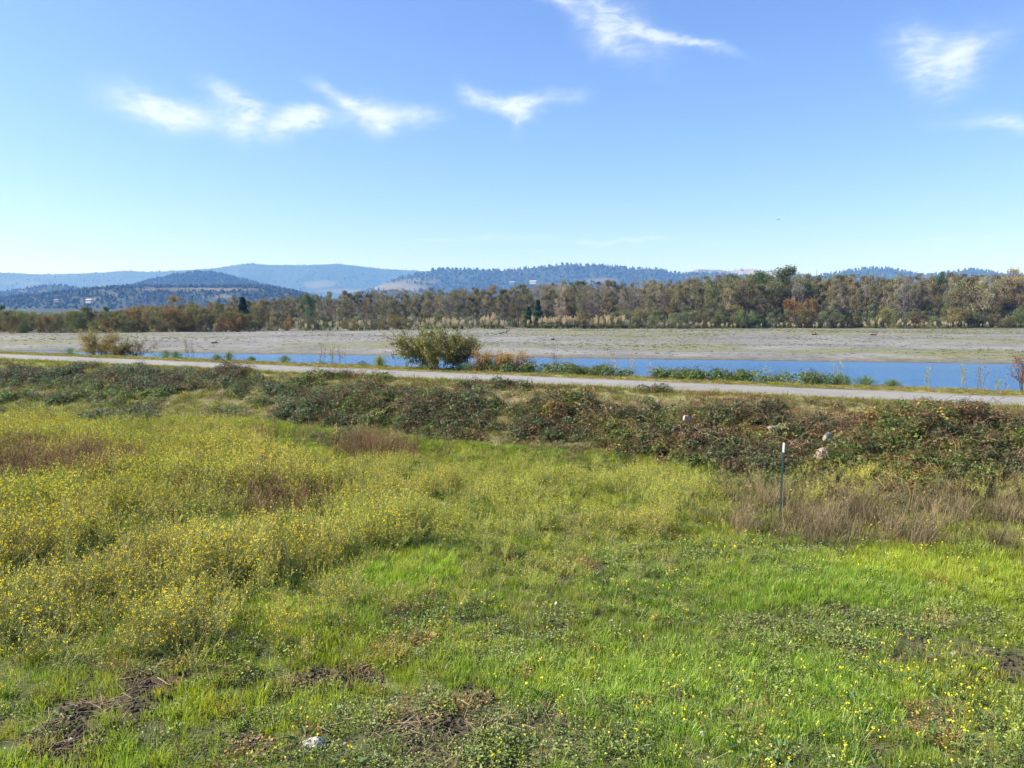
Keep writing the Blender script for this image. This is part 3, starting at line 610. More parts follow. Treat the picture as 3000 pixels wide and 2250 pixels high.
ridge([(-700, 885), (0, 882), (120, 875), (220, 862), (300, 852), (370, 845), (450, 845), (700, 845), (760, 842), (830, 850), (900, 868), (980, 885), (1100, 900)], 1900, 330, 500, 53, (.038, .052, .028),
      [(560, 848, 200, 5, .9), (640, 868, 50, 7, .6), (265, 878, 26, 6, .7), (330, 862, 30, 5, .5)], 6500, 9, flat=.5, gully=.2, label='dark trees on the slopes of the flat topped terrace')

# ------------------------------------------------------------------ trees and shrubs across the river
def tree_proto(h, cw, kind, bare=0.0, nleaf=1500, cz=.42, col=(.12, .10, .045), lsz=.22):
    """returns (trunk mesh, crown mesh) of a tree h m tall, crown cw m wide"""
    bt_ = MB(); bc = MB(); bk = (.24, .20, .16) if kind != 'conifer' else (.09, .07, .05); tips = []
    def limb(p, d, ln, r, dep):
        seg = 3
        for k in range(seg):
            d = (d+rv(.18)).normalized(); p2 = p+d*ln/seg; bt_.tube(p, p2, r*(1-.22*k), r*(1-.22*(k+1)), jc(bk, .15), 5 if dep > 1 else 3); p = p2
            if dep > 0 and k >= 0:
                for j in range(random.randint(1, 2)):
                    dd = (d*.8+rv(.9)+Vector((0, 0, .25))).normalized(); limb(p, dd, ln*random.uniform(.45, .7), r*.5, dep-1)
        tips.append(p)
    if kind == 'conifer':
        bt_.tube(Vector((0, 0, -.2)), Vector((0, 0, h*.97)), h*.016, .02, bk, 6)
        for k in range(int(nleaf)):
            f = random.random()**.8; z_ = h*(.08+.9*f); th = random.uniform(0, 6.283); tier = .75+.25*math.sin(z_*4.5)
            r = cw*.5*(1-f)**.85*tier*math.sqrt(random.uniform(.15, 1)); p = Vector((r*math.cos(th), r*math.sin(th), z_-r*.18))
            bc.leaf(p, Vector((math.cos(th), math.sin(th), -.25))+rv(.4), Vector((0, 0, 1))+rv(.3), lsz*1.5, lsz*.6, jc(col, .3))
        return bt_.mesh('trunk', [M_bark]), bc.mesh('crown', [M_crown])
    nt_ = 1 if kind == 'tree' else random.randint(4, 7)
    for k in range(nt_):
        if kind == 'tree':
            d = Vector((random.uniform(-.06, .06), random.uniform(-.06, .06), 1)).normalized(); z0 = h*cz*random.uniform(.8, 1.1); p = Vector((0, 0, -.3)); p2 = d*z0
            bt_.tube(p, p2, h*.017, h*.012, bk, 6)
            for j in range(random.randint(4, 6)):
                th = 6.283*j/5+random.random(); limb(p2*random.uniform(.75, 1.0), Vector((math.cos(th)*.6, math.sin(th)*.6, random.uniform(.7, 1.4))).normalized(), h*(1-cz)*random.uniform(.3, .5), h*.007, 2)
            limb(p2, Vector((0, 0, 1)), h*(1-cz)*.55, h*.009, 2)
        else:
            th = 6.283*k/nt_+random.random(); limb(Vector((0, 0, -.1)), Vector((math.cos(th)*.55, math.sin(th)*.55, 1)).normalized(), h*.55, h*.010, 2)
    cl = []
    zlo = h*(cz*.75 if kind == 'tree' else .04)
    for k in range(26 if kind == 'tree' else 22):
        th = random.uniform(0, 6.283); f = random.random(); z_ = zlo+(h-zlo)*f
        prof = math.sin(math.pi*min(1, .22+.72*f))**.7 if kind == 'tree' else math.sqrt(max(.05, 1-(f*.95)**2.2))
        r = cw*.5*prof*random.uniform(.35, 1.0); cl.append((Vector((r*math.cos(th), r*math.sin(th), z_-.1*h*random.random())), cw*random.uniform(.09, .19), jc(mixc3(col, (col[0]*.88, col[1]*1.05, col[2]*.9), random.random()), .28)))
    for k in range(int(nleaf*(1-bare))):
        o_, r, c = random.choice(cl); v_ = Vector((random.gauss(0, 1), random.gauss(0, 1), random.gauss(0, .8))).normalized()*r*random.random()**.45
        p = o_+v_
        if p.z > h or p.z < .02: continue
        bc.leaf(p, rv()+v_.normalized()*.4, v_.normalized()+rv(.6)+Vector((0, 0, .4)), lsz*random.uniform(.7, 1.3), lsz*random.uniform(.5, .9), jc(c, .2))
    # twigs
    for k in range(int(160+500*bare)):
        o_, r, c = random.choice(cl); p = o_+rv(r*.8); d = (o_-Vector((0, 0, zlo))).normalized()+rv(.7); ln = random.uniform(.25, .7)*(.5+h*.03)
        bc.strip([p, p+d*ln*.5, p+d*ln+rv(.1)], [.05, .035, .015], d.cross(rv()).normalized(), jc((.24, .20, .15), .2))
    return bt_.mesh('trunk', [M_bark]), bc.mesh('crown', [M_crown])
W3 = (1, 1, 1)
P_tall = [tree_proto(12, random.uniform(5, 7), 'tree', random.choice((0, .2, .35)), 4200, random.uniform(.30, .42), col=(.20, .175, .10), lsz=.27) for _ in range(7)]
P_grey = [tree_proto(11, 5, 'tree', .5, 4200, .34, col=(.25, .23, .175), lsz=.2) for _ in range(3)]
P_shrub = [tree_proto(4.2, random.uniform(4.5, 6), 'shrub', .05, 3400, col=(.18, .165, .085), lsz=.19) for _ in range(6)]
P_con = [tree_proto(8, 4.0, 'conifer', 0, 3200, col=(.055, .095, .055), lsz=.3) for _ in range(2)]
P_dark = [tree_proto(13, 9, 'tree', 0, 6500, .22, col=(.10, .125, .055), lsz=.28) for _ in range(2)]
used = {}
def put_tree(name, pr_, hp, px, D, base_h, h, wk, tintc, label, cat, group=None, zr=None, dz=0):
    x_ = (px-1500)/FPX*D; z_ = float(height(np.array([x_]), np.array([float(D)]))[0]) if D < 400 else base_h
    rt = empty(name, (x_, D, z_+dz), random.uniform(0, 6.283)); k = h/hp
    if px < 900 and hp == 4.2: tintc = (tintc[0]*1.18, tintc[1]*1.02, tintc[2]*.85)
    rt.scale = (k*wk, k*wk, k)
    tag(rt, label, cat, group)
    for nm, me in zip(('trunk' if cat != 'bush' else 'branches', 'crown' if cat != 'bush' else 'foliage'), pr_):
        o = link(nm, me, rt); o.color = (*tintc, 1)
    return rt
SKY_T = [(-200, 905), (0, 908), (150, 915), (290, 908), (400, 895), (470, 888), (560, 884), (640, 882), (700, 884), (760, 872), (830, 864), (950, 857), (1100, 852), (1300, 846), (1500, 836), (1600, 822), (1750, 820), (1850, 822), (2000, 812), (2100, 804), (2250, 800), (2400, 806), (2550, 808), (2700, 800), (2800, 800), (2950, 795), (3200, 800)]
def sky_y(px): return float(np.interp(px, [a[0] for a in SKY_T], [a[1] for a in SKY_T]))
def hue():
    r = random.random()
    if r < .45: c = (1.02, .99, .92)
    elif r < .72: c = (.92, 1.0, .85)
    elif r < .94: c = (1.1, 1.05, 1.2)
    else: c = (1.18, .95, .78)
    f = random.uniform(.75, 1.2); return tuple(f*q_ for q_ in c)
MARKS = [(250, 'far left, beyond the golden bushes'), (480, 'above and right of the golden bushes'), (700, 'between the golden bushes and the dark conifer'), (880, 'just right of the dark conifer'), (1150, 'under the pale hill clearing'),
         (1430, 'above the large green bush'), (1640, 'by the small green conifers'), (1900, 'right of the small green conifers'), (2160, 'left of the tallest dark tree'), (2420, 'by the tallest dark tree and orange trees'), (2700, 'under the wooded hill bump at right'), (9999, 'at the right end')]
def where(px): return next(t_ for lim, t_ in MARKS if px < lim)
rows = [(214, 24, 0, 60), (198, 27, 4, 56), (186, 30, 12, 50), (177, 40, 26, 30)]
for D0, stp, drop, jit in rows:
    rw = {214: 'skyline', 198: 'rear', 186: 'middle', 177: 'front'}[D0]
    px = -80 if D0 > 180 else -80
    while px < 3120:
        px += stp*random.uniform(.75, 1.35)*(1.0 if px > 700 else 1.25)
        D = D0+random.uniform(-5, 5)-(22 if px < 600 else 0); top = sky_y(px)+drop*(1 if px > 700 else .5)+random.uniform(-3, 13)
        h = (912-top)/FPX*D+CAMZ-.2
        if h < 3.0: h = 3.0
        if px > 780 and random.random() < .8: pr_ = random.choice(P_tall); hp = 12
        elif px > 900 and random.random() < .6: pr_ = random.choice(P_grey); hp = 11
        else: pr_ = random.choice(P_shrub); hp = 4.2
        if hp == 4.2: put_tree('shrubby_tree', pr_, hp, px, D, 0, h, random.uniform(.6, .85), hue(), 'shrubby brown olive tree, %s row, %s' % (rw, where(px)), 'tree', 'shrubby trees across the river')
        elif hp == 12: put_tree('riverside_tree', pr_, hp, px, D, 0, h, random.uniform(.8, 1.1), hue(), 'tall brown leaved tree, %s row, %s' % (rw, where(px)), 'tree', 'autumn trees across the river')
        else: put_tree('thin_grey_tree', pr_, hp, px, D, 0, h, random.uniform(.8, 1.1), (1.1, 1.05, 1.2), 'thin greyish half bare tree, %s row, %s' % (rw, where(px)), 'tree', 'greyish trees across the river')
# shrub band at the foot of the wood
def base_D(px): return float(np.interp(px, [0, 400, 900, 1200, 1500, 2100, 3000], [140, 140, 148, 158, 165, 166, 168]))
for dd, stp in ((0, 42), (7, 44)):
    px = -60
    while px < 3080:
        px += stp*random.uniform(.7, 1.4); D = base_D(px)+dd+random.uniform(-3, 3)
        if 1150 < px < 1800 and dd == 0 and random.random() < .6: continue
        hh = float(np.interp(px, [0, 500, 900, 1300, 1700, 1950, 2600, 3000], [3.6, 4.2, 2.8, 2.4, 3.0, 4.6, 4.0, 4.2]))*random.uniform(.65, 1.15)+.25*dd*.3
        f = random.uniform(.7, 1.15); c = random.choice([(.85, 1.08, .85), (1, 1.02, .8), (1.15, .98, .85), (.95, 1.05, 1.1)])
        put_tree('willow_shrub', random.choice(P_shrub), 4.2, px, D, 0, hh, random.uniform(.8, 1.25), tuple(f*q_ for q_ in c), 'rounded olive shrub, %s line, %s' % ('front' if dd == 0 else 'second', where(px)), 'bush', 'shrubs at the edge of the gravel bar')
# trees one can tell apart
put_tree('dark_green_tree', P_dark[0], 13, 2300, 179, 0, 14.9, 1.15, (.95, .95, .9), 'large rounded dark green tree standing highest in the far wood', 'tree')
put_tree('dark_green_tree', P_dark[1], 13, 2220, 181, 0, 13.6, .9, (.9, .95, .85), 'dark green tree just left of the tallest rounded tree', 'tree')
put_tree('dark_green_tree', P_dark[1], 13, 2745, 190, 0, 13.8, .45, (.75, .9, .9), 'small dark green treetop rising between brown trees at right', 'tree')
put_tree('dark_green_tree', P_dark[0], 13, 15, 150, 0, 5.3, .6, (.8, 1.15, 1.0), 'dark green round tree at the far left edge of the wood', 'tree')
put_tree('dark_green_tree', P_dark[1], 13, 905, 165, 0, 7.6, .75, (.7, 1.0, .9), 'dark green round tree right of the far dark conifer', 'tree')
put_tree('dark_green_tree', P_dark[0], 13, 315, 143, 0, 5.0, .7, (.65, 1.0, .85), 'small dark green tree alone in low scrub above the left bush', 'tree')
put_tree('conifer_tree', P_con[0], 8, 715, 158, 0, 7.0, 1.35, (.9, 1, 1.1), 'dark blue green pointed conifer left of centre in the far wood', 'conifer')
put_tree('conifer_tree', P_con[1], 8, 1548, 166, 0, 4.9, 1.5, (1.4, 1.5, 1.1), 'small green conifer near the pale plumes at centre of the wood', 'conifer')
put_tree('conifer_tree', P_con[0], 8, 1575, 171, 0, 6.6, 1.2, (1.2, 1.4, 1.2), 'dark narrow conifer just behind the small green one', 'conifer')
put_tree('conifer_tree', P_con[1], 8, 2397, 176, 0, 10.2, .9, (.8, 1.0, 1.1), 'dark conifer right of the tallest rounded tree', 'conifer')
put_tree('autumn_tree', P_tall[0], 12, 520, 143, 0, 7.2, 1.0, (1.15, 1.0, .6), 'rusty yellow tree standing above the low scrub on the left', 'tree')
put_tree('autumn_tree', P_tall[1], 12, 690, 160, 0, 6.9, .9, (1.3, 1.05, .6), 'golden brown tree beside the dark pointed conifer', 'tree')
put_tree('autumn_tree', P_tall[2], 12, 648, 152, 0, 6.5, .7, (.9, 1.1, .8), 'slender green tree between rusty and golden trees on the left', 'tree')
put_tree('autumn_tree', P_shrub[0], 4.2, 2318, 171, 0, 6.6, .65, (1.45, .85, .5), 'bright rust orange tree below the tallest dark tree', 'tree')
put_tree('autumn_tree', P_shrub[1], 4.2, 2372, 170, 0, 6.6, .65, (1.3, .88, .6), 'orange brown tree right of the brightest orange tree', 'tree')
put_tree('autumn_tree', P_shrub[2], 4.2, 2172, 172, 0, 6.2, .35, (1.4, .85, .5), 'small reddish orange tree left of the other orange trees', 'tree')
put_tree('pale_bare_tree', P_grey[0], 11, 1645, 176, 0, 10.5, .8, (1.6, 1.5, 1.7), 'pale leafless tree at centre of the wood', 'tree')  # tint makes trunk and crown paler than the other grey trees
put_tree('pale_bare_tree', P_grey[1], 11, 2450, 175, 0, 8.0, .9, (1.6, 1.45, 1.4), 'pale grey bare tree right of the orange trees', 'tree')
put_tree('pale_bare_tree', P_grey[2], 11, 2872, 178, 0, 13.0, .9, (1.5, 1.4, 1.4), 'tall thin pale tree breaking the skyline near the right edge', 'tree')
put_tree('broad_tree', P_tall[4], 12, 2960, 178, 0, 13.6, 1.2, (1.3, 1.1, .95), 'broad brown tree highest at the right end of the wood', 'tree')

# pampas grass
def pampas():
    b = MB()
    for k in range(90):
        th = random.uniform(0, 6.283); h = random.uniform(.6, 1.2); o_ = Vector((math.cos(th), math.sin(th), 0))
        b.strip([o_*.05, o_*h*.35+Vector((0, 0, h*.75)), o_*h*.8+Vector((0, 0, h*.7))], [.05, .04, .01], Vector((-math.sin(th), math.cos(th), 0)), jc((.17, .19, .07), .2))
    pl = MB()
    for k in range(random.randint(5, 9)):
        th = random.uniform(0, 6.283); l_ = random.uniform(.05, .45); z0 = random.uniform(1.0, 1.5); p0 = Vector((math.cos(th)*l_, math.sin(th)*l_, z0)); b.tube(Vector((0, 0, 0)), p0, .015, .01, (.3, .26, .15))
        for j in range(46):
            f = random.random(); r = .11*math.sin(math.pi*(.12+.8*f)); a = random.uniform(0, 6.28)
            p = p0+Vector((math.cos(a)*r+l_*f*.2, math.sin(a)*r, f*.75)); pl.leaf(p, Vector((math.cos(a)*.4, math.sin(a)*.4, 1)), Vector((math.cos(a), math.sin(a), .1)), .2, .06, jc((.55, .46, .31), .12))
    return b.mesh('leaves', [M_crown]), pl.mesh('plumes', [M_crown])
P_pam = [pampas() for _ in range(4)]
def put_pampas(px, D, k, label='cream plumed pampas grass clump at the foot of the far wood'):
    x_ = (px-1500)/FPX*D; rt = empty('pampas_grass', (x_, D, float(height(np.array([x_]), np.array([float(D)]))[0])), random.uniform(0, 6.28)); rt.scale = (k, k, k)
    tag(rt, label, 'pampas grass', 'pampas grass along the edge of the gravel bar'); a, b = random.choice(P_pam)
    o = link('leaves', a, rt); o = link('plumes', b, rt)
for lo, hi, n, kk in ((1000, 1085, 9, .8), (1190, 1480, 30, .7), (1250, 1340, 12, 1.0), (1410, 1450, 6, 1.3), (1540, 1600, 6, 1.1), (1600, 1810, 40, 1.05), (1760, 1830, 8, 1.1), (1830, 2120, 26, .6), (2120, 2600, 26, .5), (2600, 2900, 22, .65), (2500, 2640, 5, .9), (620, 680, 2, .8), (880, 1000, 6, .8)):
    for k in range(n):
        px = random.uniform(lo, hi); put_pampas(px, base_D(px)-random.uniform(1, 6)+(2 if kk > 1 else 0), kk*random.uniform(.7, 1.2))

# ------------------------------------------------------------------ bushes and plants on the levee top
def leafy_bush(name, px, s_off, w_, h_, nleaf, cols, label, nst=12, lsz=.06, sparse=0.0, lean=0):
    # stand it s_off metres beyond the path centre at photo column px
    t_ = None
    for k in range(2000):
        tt_ = -30+k*.05; x_, y_ = xy(s_off, tt_); uu, vv = proj(np.array(x_), np.array(y_), np.array(CREST))
        if uu >= px: break
    z_ = float(height(np.array([x_]), np.array([y_]))[0]); rt = empty(name, (x_, y_, z_-.02)); tag(rt, label, 'bush')
    bb = MB(); bl_ = MB(); tips = []
    def br(p, d, ln, r, dep):
        for k in range(3):
            d = (d+rv(.16)).normalized(); p2 = p+d*ln/3; bb.tube(p, p2, r, r*.8, jc((.13, .09, .06), .2), 4); r *= .8; p = p2; tips.append((p, d, k+dep*2)); tips.append((p-d*ln*.15, d, 0))
            if dep < 2:
                for j in range(2): br(p, (d+rv(.75)).normalized(), ln*random.uniform(.4, .6), r*.7, dep+1)
    for k in range(nst):
        th = 6.283*k/nst+random.random()*.6; sp = random.uniform(.1, 1.0)
        rr = math.sqrt((math.cos(th)*sp*w_*.5)**2+(h_*.9)**2); d = Vector((math.cos(th)*sp*w_*.5+lean, math.sin(th)*sp*w_*.35, h_*random.uniform(.65, 1.0)*(1-.35*sp)))
        br(Vector((math.cos(th)*.12*w_, math.sin(th)*.1*w_, 0)), d.normalized(), d.length*.82, .014, 0)
    for k in range(nleaf):
        p, d, _ = random.choice(tips); q_ = p+rv(.10 if sparse == 0 else .06)
        if q_.z < .03: q_.z = random.uniform(.03, .3)
        bl_.leaf(q_, rv()+d*.4, Vector((-.3, -.2, 1))+rv(.8), lsz*random.uniform(.7, 1.3), lsz*random.uniform(.4, .65), jc(random.choice(cols), .22))
    link('branches', bb.mesh('branches', [M_bark]), rt); link('foliage', bl_.mesh('foliage', [M_bushleaf]), rt); return rt
GB = [(.17, .19, .05), (.22, .23, .06), (.11, .13, .045), (.26, .23, .08)]; OB = [(.40, .22, .05), (.46, .30, .07), (.26, .15, .05), (.20, .17, .05)]
leafy_bush('green_bush', 1290, 3.6, 3.5, 1.9, 19000, GB, 'large dark green bush beside the path in front of the river', 18, .10)
leafy_bush('twiggy_bush', 1360, 3.7, 1.7, 1.95, 1900, [(.12, .09, .05), (.15, .12, .05), (.09, .09, .04)], 'tall twiggy brownish bush behind the right side of the green bush', 9, .05, 1)
leafy_bush('orange_bush', 1458, 3.3, 2.1, 1.0, 7000, OB, 'low orange leaved bush right of the large green bush', 12, .06)
leafy_bush('brown_bush', 1530, 3.4, 1.4, .7, 1100, [(.17, .10, .06), (.12, .08, .05)], 'sparse reddish brown bush right of the orange bush', 9, .05, 1)
leafy_bush('golden_bush', 290, 3.8, 2.1, 1.75, 9000, [(.28, .21, .06), (.33, .25, .08), (.17, .18, .06)], 'golden brown bush by the path on the left', 13, .07)
leafy_bush('golden_bush', 352, 3.5, 1.5, .9, 3000, [(.15, .16, .05), (.22, .16, .05)], 'low golden green bush right beside the taller golden one', 8, .07)
leafy_bush('golden_bush', 388, 3.9, 1.9, 1.55, 2600, [(.20, .15, .06), (.13, .12, .04)], 'thin golden bush, rightmost of the three on the left', 9, .07, 1)
leafy_bush('brown_leaved_bush', 2995, 3.2, .6, 1.6, 700, [(.24, .12, .07), (.18, .08, .05)], 'reddish brown leafy shrub by the river at the right edge', 6, .06)

def fennel(name, px, s_off, w_, h_, col, label, n=160, grp=None, cat='plant'):
    for k in range(2400):
        tt_ = -30+k*.05; x_, y_ = xy(s_off, tt_); uu, vv = proj(np.array(x_), np.array(y_), np.array(CREST))
        if uu >= px: break
    z_ = float(height(np.array([x_]), np.array([y_]))[0]); b = MB()
    for k in range(n):
        th = random.uniform(0, 6.283); sp = random.random(); o_ = Vector((math.cos(th)*w_*.5, math.sin(th)*w_*.4, 0))*sp; hh = h_*(1-.55*sp*sp)*random.uniform(.6, 1)
        p1 = o_*.7+Vector((0, 0, hh*.6)); p2 = o_+Vector((0, 0, hh)); b.strip([o_*.3, p1, p2], [.012, .01, .004], Vector((-math.sin(th), math.cos(th), .2)), jc(col, .2))
        for j in range(5): b.strip([p1.lerp(p2, j/5), p1.lerp(p2, j/5)+rv(.07)+Vector((0, 0, .05))], [.008, .004], rv().normalized(), jc(col, .25))
    o = link(name, b.mesh(name, [M_bushleaf])); o.location = (x_, y_, z_); tag(o, label, cat, grp); return o
fg = 'fennel tufts along the river edge of the path'
for px, w_, h_, lb in ((205, 1.7, .45, 'leftmost dark feathery tuft beside the path'), (485, 1.1, .5, 'dark feathery tuft just right of the golden bushes'), (515, 1.0, .45, 'second dark feathery tuft right of the golden bushes'), (635, .8, .35, 'small dark tuft left of the darkest one on the path verge'),
                       (672, .9, .5, 'darkest feathery tuft by the left stretch of river'), (735, .6, .28, 'smallest dark tuft on the left path verge'), (832, .9, .42, 'dark feathery tuft left of the pale yellow green one'), (2455, 1.3, .4, 'grey green feathery tuft on the verge right of the bramble mound'), (2530, 1.1, .36, 'second grey green feathery tuft right of the bramble mound'), (2610, .8, .25, 'smallest grey green tuft on the verge toward the right')):
    fennel('fennel_tuft', px, 3.0, w_, h_, (.15, .22, .10), lb, grp=fg)
fennel('fennel_tuft', 1112, 3.0, .9, .55, (.26, .30, .08), 'pale yellow green feathery fennel left of the large green bush', 220, fg)
fennel('fennel_tuft', 1370, 2.7, 1.1, .35, (.14, .22, .10), 'soft green feathery tuft at the foot of the large bush', 160, fg)

def stalk(px, s_off, h_, col, label, n=3, umb=True, lean=.1):
    for k in range(2400):
        tt_ = -30+k*.05; x_, y_ = xy(s_off, tt_); uu, vv = proj(np.array(x_), np.array(y_), np.array(CREST))
        if uu >= px: break
    z_ = float(height(np.array([x_]), np.array([y_]))[0]); b = MB()
    for k in range(n):
        d = Vector((random.uniform(-lean, lean), random.uniform(-lean, lean), 1)).normalized(); p = Vector((random.uniform(-.15, .15), random.uniform(-.1, .1), -.03)); hh = h_*random.uniform(.65, 1); pts = [p]
        for j in range(5): d = (d+rv(.06)).normalized(); pts.append(pts[-1]+d*hh/5); b.tube(pts[-2], pts[-1], .008-.001*j, .007-.001*j, jc(col, .15), 4)
        for q_ in pts[2:]:
            for j in range(2):
                dd = (d+rv(.8)).normalized(); e = q_+dd*hh*.16; b.tube(q_, e, .004, .003, jc(col, .15))
                if umb:
                    for i in range(7):
                        f_ = e+(dd+rv(.6)).normalized()*.05; b.tube(e, f_, .002, .002, col); b.leaf(f_, rv(), Vector((0, 0, 1)), .025, .02, jc(col, .2))
    o = link('dead_stalk', b.mesh('dead_stalk', [M_bushleaf])); o.location = (x_, y_, z_); tag(o, label, 'dry plant', 'dry stalks along the river bank')
PALE = (.42, .36, .27); BRN = (.20, .13, .08); YG = (.34, .34, .12)
for px, h_, c, n, lb in ((545, 1.1, YG, 4, 'yellowish dry umbel stalks left of the small dark tuft'), (560, 1.0, BRN, 3, 'brown dry stalks beside the yellowish umbels at left'), (940, 1.1, BRN, 3, 'thin brown stalks right of the left tufts'), (975, 1.0, YG, 5, 'spreading yellowish stalks halfway to the large bush'),
                         (1000, .9, BRN, 3, 'short brown stalk just right of the spreading stalks'), (1150, 1.1, (.25, .10, .08), 1, 'single reddish stalk between fennel and the large green bush'), (1620, 1.0, BRN, 4, 'brown stalks rising right of the brown bush'), (1650, .8, YG, 3, 'yellowish stalks left of the low bramble mound'),
                         (1795, .9, PALE, 4, 'pale dead umbel stalks, left bunch of the pair'), (1845, .95, PALE, 4, 'pale dead umbel stalks, right bunch of the pair'), (1905, .55, PALE, 2, 'small pale stalk between the bunches and bramble mound'), (2240, .7, PALE, 3, 'pale thin stalks over the bramble mound'),
                         (2390, .6, BRN, 3, 'short brown stalk at the right end of the bramble mound'), (2450, .8, YG, 4, 'yellow green thin stalks over the grey green tuft'), (2710, .7, YG, 3, 'yellow flowering stalks on the verge right of the tufts'), (2820, .9, YG, 4, 'wispy yellow green stalks left of the brown stalks at right'),
                         (2868, 1.0, (.26, .20, .14), 4, 'tall brown branching stalks near the right edge'), (2930, .5, YG, 3, 'short yellow stalks nearest the right end of the verge')):
    stalk(px, 3.3, h_, c, lb, n)

# ------------------------------------------------------------------ post, rocks, driftwood, debris, houses, bird
M_paint = {}
def simple(name, col, rough=.7, metal=0, nscale=8, lo=.8, hi=1.15, bump=.3):
    m = bpy.data.materials.new(name); m.use_nodes = True; n = m.node_tree.nodes; l = m.node_tree.links; p = n['Principled BSDF']; g_ = n.new('ShaderNodeNewGeometry')
    t = n.new('ShaderNodeTexNoise'); t.inputs['Scale'].default_value = nscale; t.inputs['Detail'].default_value = 8; l.new(g_.outputs['Position'], t.inputs['Vector'])
    r = n.new('ShaderNodeMapRange'); l.new(t.outputs['Fac'], r.inputs[0]); r.inputs[1].default_value = .3; r.inputs[2].default_value = .7; r.inputs[3].default_value = lo; r.inputs[4].default_value = hi
    mx = n.new('ShaderNodeMix'); mx.data_type = 'RGBA'; mx.blend_type = 'MULTIPLY'; mx.inputs[0].default_value = 1; mx.inputs[6].default_value = (*col, 1); l.new(r.outputs[0], mx.inputs[7]); l.new(mx.outputs[2], p.inputs['Base Color'])
    p.inputs['Roughness'].default_value = rough; p.inputs['Metallic'].default_value = metal
    b = n.new('ShaderNodeBump'); b.inputs['Strength'].default_value = bump; b.inputs['Distance'].default_value = .02; l.new(t.outputs['Fac'], b.inputs['Height']); l.new(b.outputs[0], p.inputs['Normal']); return m
# steel T-post: flange + stem, studs on the flange face, white painted tip
def tee(mb, z0, z1, w_, dpt, th):
    prof = [(-w_/2, 0), (w_/2, 0), (w_/2, th), (th/2, th), (th/2, dpt), (-th/2, dpt), (-th/2, th), (-w_/2, th)]
    b0 = len(mb.v); n_ = len(prof)
    for z_ in (z0, z1):
        for a, c in prof: mb.v.append((a, c, z_)); mb.c.append(W3)
    for k in range(n_): mb.f.append((b0+k, b0+(k+1) % n_, b0+n_+(k+1) % n_, b0+n_+k)); mb.m.append(0)
    mb.f.append(tuple(b0+n_+k for k in range(n_))); mb.m.append(0)
px_, py_ = at_z(2284, 1535, 0.0); pz = float(height(np.array([px_]), np.array([py_]))[0])
topz = at_d(2287, 1297, py_)[2]; H_ = topz-pz; tipl = .18
post = empty('fence_post', (px_, py_, pz), R(-14)); post.rotation_euler = (0, R(.8), R(-24)); tag(post, 'dark green steel T post with white tip standing in dry grass', 'post')
mb = MB(); tee(mb, -.3, H_-tipl, .034, .032, .007); link('shaft', mb.mesh('shaft', [simple('green_post_paint', (.02, .075, .065), .45, 0, 30)]), post)
mb = MB(); tee(mb, H_-tipl+.0005, H_, .0350, .033, .008); link('tip', mb.mesh('tip', [simple('white_post_paint', (.80, .80, .80), .5, 0, 30, .9, 1.05)]), post)['label'] = 'white painted tip of the post'
mb = MB()
for k in range(26):
    z_ = .2+k*.052
    if z_ < H_-tipl-.02: mb.poly([(-.008, -.006, z_), (.008, -.006, z_), (.008, -.006, z_+.012), (-.008, -.006, z_+.012)], W3); mb.poly([(-.008, -.006, z_+.012), (.008, -.006, z_+.012), (.008, .0, z_+.018), (-.008, .0, z_+.018)], W3); mb.poly([(-.008, 0, z_-.004), (.008, 0, z_-.004), (.008, -.006, z_), (-.008, -.006, z_)], W3)
link('studs', mb.mesh('studs', [simple('green_stud_paint', (.025, .09, .08), .5)]), post)

def rock(name, loc, size, rot, mat, label, seed, cat='rock', blocky=.5, parent=None):
    import bmesh
    bm = bmesh.new(); bmesh.ops.create_cube(bm, size=1)
    bmesh.ops.subdivide_edges(bm, edges=bm.edges[:], cuts=5, use_grid_fill=True); rr = random.Random(seed)
    pl = [(Vector((rr.uniform(-1, 1), rr.uniform(-1, 1), rr.uniform(-1, 1))).normalized(), rr.uniform(.36, .52)) for _ in range(9)]
    for v in bm.verts:
        sp = v.co.normalized()*.55; v.co = v.co.lerp(sp, 1-blocky)
        for n_, d_ in pl:
            k = v.co.dot(n_)-d_
            if k > 0: v.co -= n_*k
        v.co += Vector((rr.uniform(-1, 1), rr.uniform(-1, 1), rr.uniform(-1, 1)))*.03
        v.co = Vector((v.co.x*size[0], v.co.y*size[1], v.co.z*size[2]))
    me = bpy.data.meshes.new(name); bm.to_mesh(me); bm.free(); me.materials.append(mat)
    o = link(name, me); o.location = loc; o.rotation_euler = rot; tag(o, label, cat); return o
def gp(px, py, dz=0):
    """point of the real ground seen at a photo pixel"""
    r = ray(px, py); lo, hi = 3.0, 220.0
    for k in np.arange(3, 220, .05):
        X, Y, Z = r[0]*k, r[1]*k, CAMZ+r[2]*k
        if Z < float(height(np.array([X]), np.array([Y]))[0]): break
    return (X, Y, Z+dz)
M_pale = simple('pale_stone', (.42, .40, .36), .85, 0, 22, .65, 1.2, .7); M_conc = simple('broken_concrete', (.30, .29, .25), .9, 0, 12, .6, 1.15, .7); M_pink = simple('pinkish_concrete', (.42, .33, .27), .9, 0, 14, .75, 1.15, .6); M_white = simple('white_scrap', (.6, .6, .58), .6, 0, 40, .8, 1.1)
rock('stone', gp(922, 2195, .045), (.19, .12, .10), (.1, -.25, R(24)), M_pale, 'angular pale stone lying in short grass at bottom left of centre', 3, blocky=.8)
rock('stone', gp(725, 2090, .02), (.09, .05, .03), (0, 0, .3), M_pale, 'small flat pale stone in grass above the angular one', 5)
rock('stone', gp(208, 2178, .03), (.06, .05, .05), (0, 0, .3), M_pale, 'little grey white pebble on bare soil at bottom left', 6)
rock('stone', gp(2058, 2168, .05), (.055, .05, .06), (0, 0, .3), M_white, 'small white round stone in grass toward bottom right', 7)
